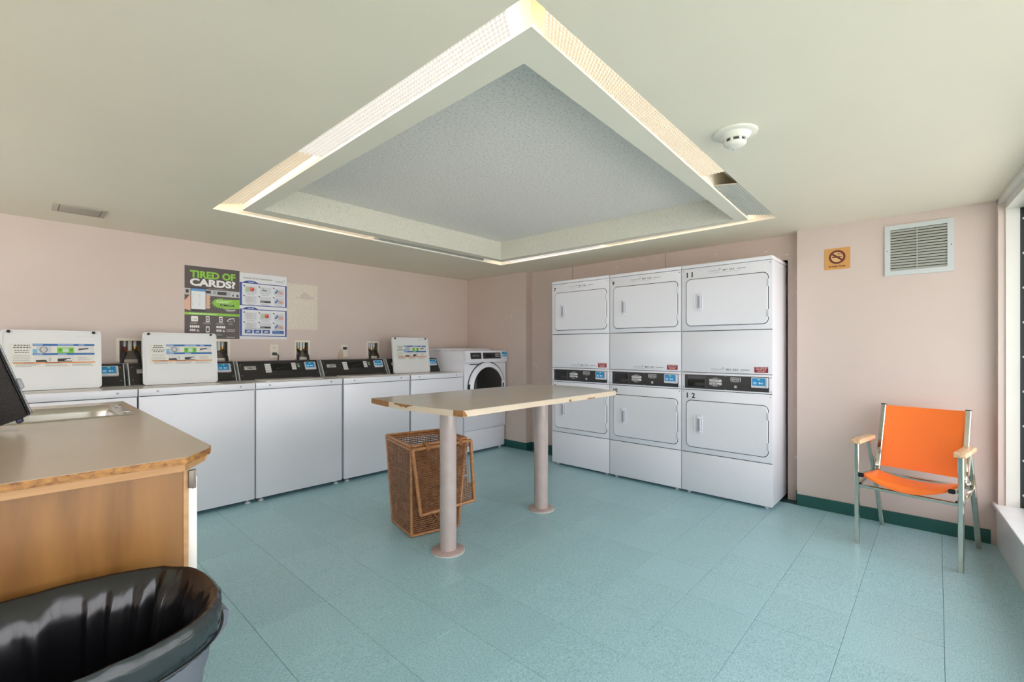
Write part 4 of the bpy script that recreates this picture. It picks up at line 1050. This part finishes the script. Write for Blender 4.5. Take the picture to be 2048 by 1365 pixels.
def sign():
    y0, z0, w_, h_ = .603, 1.746, .152, .152
    t = thing('no_smoking_sign', (3.995, y0, z0), 'small tan no-smoking sign with brown symbol on the wall', 'sign')
    F = on_back(y0, z0); bm = BM(); prism(bm, [(0, 0), (w_, 0), (w_, h_), (0, h_)], F, 0, .003); obj('plate', bm, ink((206, 152, 84)), root=t, smooth=0)
    p = Print(lambda u, v, d: F(u, v, .003+d)); B = (104, 44, 24); cx, cy = .076, .088
    p.disc(cx, cy, .045, (214, 172, 122), 1, 32); p.ringd(cx, cy, .036, .049, B, 2)
    a = math.radians(-38); dx, dy = math.cos(a)*.040, math.sin(a)*.040
    p.rect(cx-.030, cy-.003, .052, .0075, B, 2); p.rect(cx+.024, cy-.003, .006, .0075, B, 2)
    p.band([(cx+.004, cy+.010), (cx+.014, cy+.018), (cx+.004, cy+.024), (cx+.018, cy+.026), (cx+.026, cy+.018), (cx+.028, cy+.010)], .0028, B, 2)
    p.band([(cx-dx, cy-dy), (cx+dx, cy+dy)], .012, B, 3)
    p.text('In Public Areas', cx, .016, .014, B, 2, bold=.03, w=.098, align='c')
    p.done('symbol', root=t)
sign()

# ================================================================== folding table
def table():
    t = thing('folding_table', (2.16, 2.11, 0), 'long greige table with chipped curved ends on two round posts', 'table')
    x0, x1, y0, y1, z1, th = 1.442, 2.862, 1.658, 2.487, .880, .030
    def outline(g=0.0):
        pts = []
        n = 14
        for i in range(n+1):     # left end, bulging towards -x
            s = i/n; y = y1-g + (y0-y1+2*g)*s; pts.append((x0 + g - .040*math.sin(PI*s), y))
        for i in range(n+1):     # right end
            s = i/n; y = y0+g + (y1-y0-2*g)*s; pts.append((x1 - g + .105*math.sin(PI*s) + (.04*s if 1 else 0), y))
        return pts
    o = outline()
    bm = BM(); loft(bm, [[Vector((x, y, z)) for x, y in outline(g)] for g, z in ((.0, z1-th), (0, z1-.003), (.003, z1-.0005))], cap1=True); obj('tabletop', bm, M_tabedge, root=t, smooth=30)
    bm = BM(); loft(bm, [[Vector((x, y, z)) for x, y in outline(.0025)] for z in (z1-.001, z1+.0008)]); obj('laminate', bm, M_tabtop, root=t, smooth=30, label='glossy greige laminate surface')
    # bare patches where the edge band is chipped away
    def chip(path, z0, zt, zm=None):
        bm = BM(); n = len(path)
        rings = []
        for k, (x, y) in enumerate(path):
            a = Vector(path[max(0, k-1)]); b = Vector(path[min(n-1, k+1)]); d = (b-a).normalized(); nrm = Vector((d.y, -d.x))
            if (Vector((x, y)) + nrm*.01 - Vector((2.15, 2.07))).length < (Vector((x, y)) - Vector((2.15, 2.07))).length: nrm = -nrm
            lo_ = z0[k] if isinstance(z0, (list, tuple)) else z0; hi = zt[k] if isinstance(zt, (list, tuple)) else zt
            p = Vector((x, y)); q = p + nrm*.0012; r = p - nrm*.006
            rings.append([Vector((r.x, r.y, lo_)), Vector((q.x, q.y, lo_)), Vector((q.x, q.y, hi)), Vector((r.x, r.y, hi))])
        loft(bm, rings); return obj('chipped_edge', bm, M_chip, root=t, smooth=0, label='bare brown chipboard where the edge is broken')
    chip([o[i] for i in (0, 1, 2, 3, 4)], z1-th+.001, z1+.0004)
    L = [Vector(o[5]), Vector(o[6]), Vector(o[7]), Vector(o[8])]
    path = [tuple(L[0] + (L[3]-L[0])*s) if 0 else tuple(L[int(min(2, s*3))] + (L[int(min(2, s*3))+1]-L[int(min(2, s*3))])*(s*3-int(min(2, s*3)))) for s in (0, .12, .25, .4, .55, .7, .85, 1)]
    chip(path, [z1-.003, z1-.010, z1-.008, z1-.016, z1-.013, z1-.017, z1-.006, z1-.002], z1+.0006)
    chip([o[13], (o[14][0]+.001, o[14][1]-.0), (x0+.012, y0-.0002), (x0+.028, y0)], [z1-th+.001]*3 + [z1-th+.001], [z1+.0004, z1+.0004, z1-.004, z1-th+.006])
    chip([(x0+.86, y0), (x0+.875, y0), (x0+.885, y0)], [z1-th, z1-th, z1-th], [z1-.020, z1-.014, z1-.024])
    chip([(x0+1.06, y0), (x0+1.09, y0), (x0+1.11, y0), (x0+1.15, y0)], [z1-th]*4, [z1-.026, z1-.021, z1-.024, z1-.022])
    for cx, cy, r in ((1.705, 2.09, .0485), (2.615, 2.135, .0515)):
        bm = BM(); cyl(bm, (cx, cy, .012), (cx, cy, z1-th), r, n=40); lg = obj('leg', bm, M_post, root=t)
        bm = BM(); lathe(bm, (cx, cy, 0), (0, 0, 1), [(0, .097), (.003, .097)], n=44); obj('gasket', bm, M_frame, root=t, parent=lg)
        bm = BM(); lathe(bm, (cx, cy, 0), (0, 0, 1), [(.002, .094), (.010, .094), (.014, .088), (.014, .04)], n=44); obj('floor_flange', bm, pm('mauve_flange', (176, 156, 152), rough=.35, var=.08, vscale=20), root=t, parent=lg)
        bm = BM(); lathe(bm, (cx, cy, z1-th-.008), (0, 0, 1), [(0, .08), (.008, .09)], n=32); obj('top_flange', bm, M_post, root=t, parent=lg)
table()

# ================================================================== wicker hamper
def lerp(a, b, t): return a + (b-a)*t
def weave(Q, rows, cols, r, nrm, skip=None, stake=.0022):
    """woven panel on the quad Q = bottom-left, bottom-right, top-right, top-left"""
    Q = [Vector(q) for q in Q]; bm = BM(); nrm = Vector(nrm).normalized()
    def S(u, v): return lerp(lerp(Q[0], Q[1], u), lerp(Q[3], Q[2], u), v)
    amp = r*1.0
    hgt = ((Q[3]-Q[0]).length + (Q[2]-Q[1]).length)/2/rows
    rz = hgt*.34
    upv = (Q[3]-Q[0]).normalized()
    for i in range(rows):
        v = (i+.5)/rows; prev = None; k = 2
        for j in range(cols*k+1):
            u = j/(cols*k)
            off = amp*math.cos(PI*(j/k) + PI*(i % 2))
            if skip and skip(u, v): prev = None; continue
            c = S(u, v) + nrm*off + upv*random.uniform(-.06, .06)*hgt
            ring = [bm.verts.new(c + upv*rz), bm.verts.new(c + nrm*r), bm.verts.new(c - upv*rz), bm.verts.new(c - nrm*r)]
            if prev:
                for e in range(4): bm.faces.new((prev[e], prev[(e+1) % 4], ring[(e+1) % 4], ring[e]))
            prev = ring
    for j in range(cols+1):
        u = (j+.5)/cols
        if u > 1: continue
        u = j/cols
        tube(bm, [S(u, 0), S(u, .5), S(u, 1)], stake, n=5)
    return bm
def hamper():
    B = [Vector(p) for p in ((1.663, 2.394, .012), (1.978, 2.318, .012), (2.043, 2.630, .012), (1.728, 2.706, .012))]
    Tt = [Vector(p) for p in ((1.670, 2.410, .556), (2.092, 2.372, .556), (2.164, 2.765, .556), (1.774, 2.857, .556))]
    t = thing('wicker_hamper', (1.85, 2.52, 0), 'open brown wicker laundry hamper with its lid hanging down, under the table', 'laundry basket')
    cen = sum(B+Tt, Vector())/8
    for k in range(4):
        a, b = k, (k+1) % 4
        e = (B[b]-B[a]).normalized(); n = e.cross(Vector((0, 0, 1)))
        if n.dot((B[a]+B[b])/2 - cen) < 0: n = -n
        wd = ((Tt[b]-Tt[a]).length)
        bm = weave((B[a], B[b], Tt[b], Tt[a]), 44, max(10, int(wd/.021)), .0034, n)
        obj('woven_side', bm, M_wick, root=t, kind='stuff')
        bm = BM(); tube(bm, [B[a], Tt[a]], .0085, n=10); obj('corner_post', bm, M_wickr, root=t)
    bm = BM(); tube(bm, [B[0], B[1]], .009); tube(bm, [B[1], B[2]], .009); tube(bm, [B[2], B[3]], .009); tube(bm, [B[3], B[0]], .009); obj('bottom_rim', bm, M_wickr, root=t)
    bm = BM(); f = bm.faces.new([bm.verts.new(p + Vector((0, 0, .004))) for p in B]); bmesh.ops.solidify(bm, geom=bm.faces[:], thickness=.006); obj('base', bm, M_wick, root=t)
    for k in range(4):
        a, b = Tt[k], Tt[(k+1) % 4]
        bm = BM()
        n = 46; pts = [lerp(a, b, i/n) for i in range(n+1)]
        up = Vector((0, 0, 1))
        for h in (.007, -.012):
            tube(bm, [p + up*h + (up*(.0009 if i % 2 else -.0009)) for i, p in enumerate(pts)], .0105, n=8)
        obj('rim', bm, M_wickr, root=t)
    # lid hanging on the front
    L = [Vector(p) for p in ((1.702, 2.352, .140), (2.108, 2.306, .148), (2.112, 2.345, .548), (1.662, 2.382, .548))]
    n = (L[1]-L[0]).cross(L[3]-L[0]).normalized()
    if n.y > 0: n = -n
    bm = BM()
    for k in range(4):
        a, b = L[k], L[(k+1) % 4]; m_ = 40
        tube(bm, [lerp(a, b, i/m_) + n*(.0010 if i % 2 else -.0010) for i in range(m_+1)], .0115, n=8)
    lid = obj('lid', bm, M_wickr, root=t, label='wicker lid hanging upside down on the front')
    c = sum(L, Vector())/4
    Q = [p + (c-p)*.03 - n*.014 for p in L]
    def skip(u, v):
        if .66 < u < .97 and .405 < v < .44: return True
        if .70 < u < .88 and .63 < v < .66: return True
        if .60 < u < .70 and .70 < v < .72: return True
        if .935 < u < .985 and .30 < v < .90: return True
        return False
    bm = weave(Q, 34, 20, .0034, n, skip); obj('woven_panel', bm, M_wick, root=t, parent=lid, kind='stuff')
    for k in range(4):
        a, b = k, (k+1) % 4
        bm = BM(); f = bm.faces.new([bm.verts.new(p) for p in (L[a], L[b], Q[b], Q[a])]); bmesh.ops.solidify(bm, geom=bm.faces[:], thickness=.003); obj('lid_wall', bm, M_wickr, root=t, parent=lid)
    for u in (.24, .80):
        p = lerp(L[3], L[2], u); q = lerp(Tt[0], Tt[1], u)
        bm = BM()
        for s in (-.012, -.004, .004, .012):
            o_ = Vector((s, 0, 0)); tube(bm, smooth_path([q + o_ + Vector((0, .016, 0)), q + o_ + Vector((0, .0, .022)), p + o_ + Vector((0, -.012, .008)), p + o_ + Vector((.0, -.008, -.016))], 3), .0035, n=6)
        obj('wicker_tie', bm, M_wickr, root=t)
    bm = BM(); tube(bm, smooth_path([(1.800, 2.352, .128), (1.82, 2.345, .105), (1.845, 2.35, .118)]), .003, n=6); obj('loose_strand', bm, M_wickr, root=t)
hamper()

# ================================================================== orange chair
def chair():
    FL = Vector((3.454, .357, 0)); FR = Vector((3.372, -.091, 0)); s = Vector((.18, .984, 0)); b = Vector((.984, -.18, 0)); Z = Vector((0, 0, 1))
    t = thing('armchair', (3.66, .09, 0), 'orange vinyl armchair with chrome frame and wooden arms by the window', 'chair')
    for side, (F0, sg) in enumerate(((FL, 1), (FR, -1))):
        P = lambda q, z, off=0: F0 + b*q + s*(off*sg) + Z*z
        bm = BM(); tube(bm, [P(0, .0), P(.004, .30), P(.0, .40), P(-.004, .608)], 0, rect=(.012, .010), up=b); obj('leg', bm, M_chrome, root=t)
        bm = BM(); tube(bm, [P(.485, 0), P(.33, .36), P(.205, .608)], 0, rect=(.010, .012), up=s); obj('leg', bm, M_chrome, root=t)
        bm = BM()
        A = P(-.035, .606); M = Matrix(((b.x, s.x*sg, 0, A.x), (b.y, s.y*sg, 0, A.y), (0, 0, 1, A.z), (0, 0, 0, 1)))
        box(bm, 0, .285, -.026, .026, 0, .027, bev=.006, seg=2, M=M); obj('armrest', bm, M_arm, root=t)
        # seat tube bending up into the back upright
        path = smooth_path([P(-.03, .425, -.030), P(.12, .415, -.030), P(.235, .408, -.030), P(.272, .425, -.030), P(.285, .47, -.030), P(.40, .812, -.030)], 5)
        bm = BM(); tube(bm, path, 0, rect=(.011, .013), up=s); obj('side_tube', bm, M_chrome, root=t)
        bm = BM(); a0 = P(-.032, .425, -.030); tube(bm, [a0 - b*.006, a0 + b*.004], 0, rect=(.012, .014), up=s); obj('end_plug', bm, M_dark, root=t)
        a1 = P(.40, .812, -.030); bm = BM(); tube(bm, [a1, a1 + (b*.1+Z*.35).normalized()*.006], 0, rect=(.012, .014), up=s); obj('end_plug', bm, M_dark, root=t)
        bm = BM(); tube(bm, [P(.002, .418, -.008), P(.002, .418, -.024)], .008, n=10); tube(bm, [P(.30, .412, -.006), P(.26, .412, -.026)], .008, n=10); obj('bracket', bm, M_chrome, root=t)
        bm = BM(); tube(bm, [P(.004, .365, -.010), P(.004, .365, -.022)], .006, n=8); obj('bolt', bm, M_dark, root=t)
        bm = BM(); tube(bm, [P(.006, .350), P(.32, .385)], 0, rect=(.009, .009), up=s); obj('side_rail', bm, M_chrome, root=t)
    bm = BM(); tube(bm, [FL + Z*.352 - s*.012 + b*.006, FR + Z*.352 + s*.012 + b*.006], 0, rect=(.009, .009), up=Z); obj('front_rail', bm, M_chrome, root=t)
    bm = BM(); tube(bm, [FL + b*.30 + Z*.388 - s*.008, FR + b*.30 + Z*.388 + s*.008], 0, rect=(.009, .009), up=Z); obj('rear_rail', bm, M_chrome, root=t)
    # sling seat and back
    def sling(f, nu=24, nv=16, th=.012):
        bm = BM(); 
        top = [[bm.verts.new(f(i/nu, j/nv, 0)) for j in range(nv+1)] for i in range(nu+1)]
        bot = [[bm.verts.new(f(i/nu, j/nv, th)) for j in range(nv+1)] for i in range(nu+1)]
        for i in range(nu):
            for j in range(nv):
                bm.faces.new((top[i][j], top[i+1][j], top[i+1][j+1], top[i][j+1])); bm.faces.new((bot[i][j], bot[i][j+1], bot[i+1][j+1], bot[i+1][j]))
        for i in range(nu):
            bm.faces.new((top[i][0], bot[i][0], bot[i+1][0], top[i+1][0])); bm.faces.new((top[i][nv], top[i+1][nv], bot[i+1][nv], bot[i][nv]))
        for j in range(nv):
            bm.faces.new((top[0][j], top[0][j+1], bot[0][j+1], bot[0][j])); bm.faces.new((top[nu][j], bot[nu][j], bot[nu][j+1], top[nu][j+1]))
        return bm
    A = FL - s*.022; D = FR + s*.022
    def seat(u, v, d):      # u across, v front to back
        q = -.018 + v*.262
        sag = (1-(2*u-1)**2)*.046*(1 - .25*v)
        roll = .020*max(0, 1-v/.12)**2 * (1-(2*u-1)**2) 
        e = .007*(max(0, abs(2*u-1)-.93)/.07)**2
        return lerp(A, D, u) + b*q + Z*(.440 - v*.018 - sag - d - roll - e)
    bm = sling(seat); obj('seat', bm, M_orange, root=t, smooth=60)
    def back(u, v, d):      # v bottom to top
        z = .438 + .374*v; q = .288 + .112*v*1.02
        bow = (1-(2*u-1)**2)*.030
        e = .008*(max(0, abs(2*u-1)-.92)/.08)**2
        return lerp(A + s*.002, D - s*.002, u) + b*(q - .016 + bow + d + e) + Z*(z - (1-(2*u-1)**2)*.004)
    bm = sling(back, th=.018); obj('backrest', bm, M_orange, root=t, smooth=60)
chair()

# ================================================================== counter, cabinet, sink
def counter():
    zt = .92; x1 = .352; y0 = 1.312; y1 = 2.935; xl = -1.2
    sx0, sx1, sy0, sy1 = -.42, .300, 2.31, 2.76
    t = thing('worktop', (-.4, 2.1, .885), 'taupe laminate worktop with worn brown edge around the sink', 'countertop')
    # top with sink cut-out: blocks, corner clipped
    bm = BM(); clip = .075
    ip = [(sx0, sy0), (sx1, sy0), (sx1, sy1), (sx0, sy1)]
    def slab(bm, z0, z1, g, mi=0):
        holes(bm, xl, x1-g, y0+g, y1-g, [(sx0, sx1, sy0, sy1)], lambda a, b, c, d: poly(bm, a, b, c, d, z0, z1, g, mi))
    def poly(bm, a, b, c, d, z0, z1, g, mi):
        if abs(b-(x1-g)) < 1e-4 and abs(c-(y0+g)) < 1e-4 and b > .31:
            k = .052 - 0
            pts = [(a, c), (b-.0001, c)] if b-a < .01 else [(a, c), (b, c)]
        pts = [(a, c), (b, c), (b, d), (a, d)]
        loft(bm, [[Vector((x, y, z)) for x, y in pts] for z in (z0, z1)], mi=mi)
    # outline with the clipped corner, split in strips round the sink
    def strips(bm, z0, z1, g):
        X = x1-g; Y0 = y0+g; Y1 = y1-g
        P_ = [[(xl, Y0), (X-clip, Y0), (X-.010, Y0+.085), (X, Y0+.115), (X, sy0), (xl, sy0)], [(xl, sy1), (X, sy1), (X, Y1), (xl, Y1)], [(xl, sy0), (sx0, sy0), (sx0, sy1), (xl, sy1)], [(sx1, sy0), (X, sy0), (X, sy1), (sx1, sy1)]]
        for pts in P_: loft(bm, [[Vector((x, y, z)) for x, y in pts] for z in (z0, z1)])
    bm = BM(); strips(bm, zt-.0165, zt-.0008, 0.0); obj('edge_core', bm, M_worn, root=t, smooth=0, label='worn brown edge of the worktop')
    bm = BM(); strips(bm, zt-.0012, zt, .0012); obj('laminate', bm, M_counter, root=t, smooth=0)
    bm = BM(); g = .007
    box(bm, xl, x1-clip-.005, y0+g, y0+g+.03, zt-.034, zt-.0165)
    loft(bm, [[Vector((x, y, z)) for x, y in ((x1-clip-.005, y0+g), (x1-.018, y0+.093), (x1-.012, y0+.12), (x1-.04, y0+.12), (x1-clip-.02, y0+.04), (x1-clip-.005, y0+.035))] for z in (zt-.034, zt-.0165)])
    box(bm, x1-.04, x1-.008, y0+.12, y1-.008, zt-.034, zt-.0165); obj('edge_strip', bm, M_woodlite, root=t, smooth=0, label='pale wood strip under the edge')
    # cabinet
    c = thing('sink_cabinet', (-.4, 2.1, 0), 'birch veneer cabinet under the worktop with white door and hinge', 'cabinet')
    zc = zt-.034
    bm = BM(); box(bm, xl, .270, 1.330, 1.350, .0, zc); obj('end_panel', bm, M_wood, root=c, smooth=0, label='birch veneer end panel')
    bm = BM(); box(bm, .2705, .281, 1.329, 1.352, .0, zc, bev=.001); obj('corner_strip', bm, M_woodlite, root=c)
    bm = BM(); box(bm, xl, .27, 2.90, 2.92, 0, zc); box(bm, xl, xl+.02, 1.35, 2.9, 0, zc); box(bm, xl+.02, .262, 1.35, 2.9, .08, .10); box(bm, .20, .22, 1.35, 2.9, 0, .08); obj('carcass', bm, M_woodlite, root=c, smooth=0)
    for ya, yb in ((1.334, 1.860), (1.866, 2.390), (2.396, 2.918)):
        bm = BM(); box(bm, .2815, .300, ya, yb, .085, zc-.020, bev=.002); d = obj('door', bm, M_frame, root=c, label='white cabinet door')
        bm = BM(); tube(bm, smooth_path([(.300, yb-.05, .66), (.325, yb-.05, .67), (.325, yb-.05, .75), (.300, yb-.05, .76)], 4), .004, n=8); obj('handle', bm, M_steel, root=c, parent=d)
    bm = BM(); box(bm, .2800, .2950, 1.322, 1.335, .842, .884, bev=.001); cyl(bm, (.291, 1.326, .840), (.291, 1.326, .8855), .0045, n=8); obj('hinge', bm, pm('aged_hinge_metal', (120, 112, 104), rough=.45, metal=.6), root=c, label='dark metal hinge')
    # sink
    k = thing('sink', (-.06, 2.53, .92), 'stainless steel sink set into the taupe worktop', 'sink')
    def sec(g, z, r): 
        return [Vector((sx0+g+a, sy0+g+b_, z)) for a, b_ in rrect(sx1-sx0-2*g, sy1-sy0-2*g, r, 6)]
    bm = BM()
    loft(bm, [sec(-.012, zt+.0002, .012), sec(-.010, zt+.003, .012), sec(.004, zt+.004, .03), sec(.020, zt-.002, .06), sec(.028, zt-.02, .07), sec(.034, zt-.15, .07), sec(.06, zt-.172, .06), sec(.18, zt-.178, .02)], cap0=False)
    obj('basin', bm, M_steel, root=k, smooth=50)
    bm = BM(); lathe(bm, (-.06, 2.53, zt-.177), (0, 0, 1), [(0, .045), (.003, .042), (.002, .02)], n=24); obj('drain', bm, M_chrome, root=k)
    bm = BM()
    for x, y in ((.296, 2.40), (.296, 2.62), (.296, 2.70)): box(bm, x-.010, x+.012, y-.010, y+.010, zt+.003, zt+.007, bev=.002)
    obj('rim_clip', bm, M_steel, root=k)
counter()

# black textured panel leaning over the sink at the left
def black_panel():
    # rectangle in the plane y = 2.15: corner (0.027, .968), right edge running up-left, bottom edge running down-left
    c = Vector((.027, 2.15, .9655)); r = Vector((-.065, 0, .207)).normalized(); q = Vector((-.207*1.0, 0, -.085)).normalized()
    t = thing('black_panel', (-.12, 2.15, .921), 'tilted black textured panel with metal edge over the sink at far left', 'panel')
    F = lambda u, v, d: c + q*u + r*v + Vector((0, -d, 0))   # u down-left, v up-left
    Lw, Lh = .125, .36
    def slab(u0, u1, v0, v1, d0, d1, m, nm, parent=None, edge=.003, lab=None):
        bm = BM(); prism(bm, rrect(u1-u0, v1-v0, .006, 3), lambda u, v, d: F(u+u0, v+v0, d), d0, d1, edge=edge); return obj(nm, bm, m, root=t, parent=parent, label=lab)
    b_ = slab(.006, Lw, 0, Lh, -.02, .024, M_case, 'body')
    slab(-.000, .006, -.001, Lh, -.012, .012, M_alu, 'edge_trim', lab='metal edge trim')
    slab(-.005, .0, 0, Lh, -.020, -.004, M_lgrey, 'edge_lip')
    slab(.002, .0055, 0, Lh, .012, .020, M_grey, 'edge_trim')
    slab(-.016, -.003, .085, .120, -.012, .002, M_grey, 'latch', lab='small metal latch')
    slab(.018, .036, -.014, .002, -.008, .012, ink((44, 38, 70)), 'foot')
    # stand foot resting on the worktop
    bm = BM(); box(bm, -.125, -.085, 2.10, 2.20, .9205, .9255, bev=.002); box(bm, -.115, -.100, 2.145, 2.160, .925, .945, bev=.001); obj('stand', bm, M_case, root=t)
black_panel()

# ================================================================== rubbish bin and bag
def bin_():
    cx, cy, rx, ry, zr = -.005, 1.092, .272, .190, .70
    NT = 320
    def sup(a, kx, ky, n=2.7):
        ca, sa = math.cos(a), math.sin(a)
        return (math.copysign(abs(ca)**(2/n), ca)*kx, math.copysign(abs(sa)**(2/n), sa)*ky)
    def ringp(kx, ky, z, wob=None, n=2.7):
        out = []
        for i in range(NT):
            a = 2*PI*i/NT; x, y = sup(a, kx, ky, n); 
            if wob: dr, dz = wob(a); L = math.hypot(x, y); x += x/L*dr; y += y/L*dr
            else: dz = 0
            out.append(Vector((cx+x, cy+y, z+dz)))
        return out
    t = thing('trash_can', (cx, cy, 0), 'grey plastic trash can standing against the birch cabinet', 'trash can')
    bm = BM(); loft(bm, [ringp(rx-.085, ry-.055, 0), ringp(rx-.080, ry-.050, .01), ringp(rx-.030, ry-.022, .50), ringp(rx-.022, ry-.016, .56), ringp(rx-.010, ry-.008, .60), ringp(rx-.008, ry-.006, .672), ringp(rx+.002, ry+.002, .676), ringp(rx+.002, ry+.002, .694), ringp(rx-.008, ry-.008, .696), ringp(rx-.014, ry-.012, .60), ringp(rx-.09, ry-.06, .012)], cap1=True); obj('body', bm, M_bin, root=t, smooth=50)
    bm = BM()
    pts = [(rx-.02, .655), (rx+.016, .655), (rx+.024, .648), (rx+.020, .622), (rx+.000, .600), (rx-.03, .59)]
    loft(bm, [[Vector((cx+x, cy+y, z)) for x, z in pts] for y in (-.040, -.034, .060, .067)]); obj('handle', bm, M_bin, root=t, smooth=30)
    # liner bag: inside surface, rolled rim, skirt outside
    g = thing('bin_bag', (cx, cy, .05), 'shiny black plastic bag lining the grey trash can', 'bin bag')
    random.seed(5)
    fold = [(random.randint(5, 46), random.uniform(0, 2*PI), random.uniform(.3, 1)) for _ in range(16)]
    def wr(a, amp, ph=0): return amp*sum(k[2]*(1 - 1.9*abs(math.sin(k[0]*.5*a + k[1] + ph*(.35+.012*k[0])))) for k in fold)/3.0
    rings = []
    prof = [(.642, .003, .002), (.652, .008, .002), (.665, .010, .002), (.684, .012, .002), (.700, .010, .0015), (.706, .003, .0012), (.703, -.006, .0015), (.690, -.014, .005), (.67, -.022, .009), (.64, -.028, .013), (.60, -.034, .016), (.55, -.040, .018), (.50, -.044, .018), (.44, -.050, .018), (.36, -.058, .018), (.28, -.068, .016), (.18, -.080, .010), (.09, -.12, .010), (.06, -.165, .004)]
    rings = [ringp(rx+d, ry+d*.95 if d > -.12 else ry+d*.9, z, lambda a, am=am, k=k: (wr(a, am, k*.22), (wr(a, am*.8, k*.3) if 3 <= k <= 7 else (wr(a, .005) if k == 0 else 0)))) for k, (z, d, am) in enumerate(prof)]
    bm = BM(); R = loft(bm, rings[5:], cap0=False, cap1=True)
    obj('inner_bag', bm, M_bag, root=g, smooth=55)
    bm = BM(); loft(bm, rings[:6], cap0=False, cap1=False); obj('folded_skirt', bm, M_bagout, root=g, smooth=60, label='dark grey-green bag edge stretched over the rim')
    bm = BM(); tube(bm, ringp(rx+.0105, ry+.0105, .654, lambda a: (0, .006*math.sin(2*a+1))) + ringp(rx+.0105, ry+.0105, .654, lambda a: (0, .006*math.sin(2*a+1)))[:1], .0025, n=6); obj('elastic_band', bm, M_dark, root=g)
bin_()
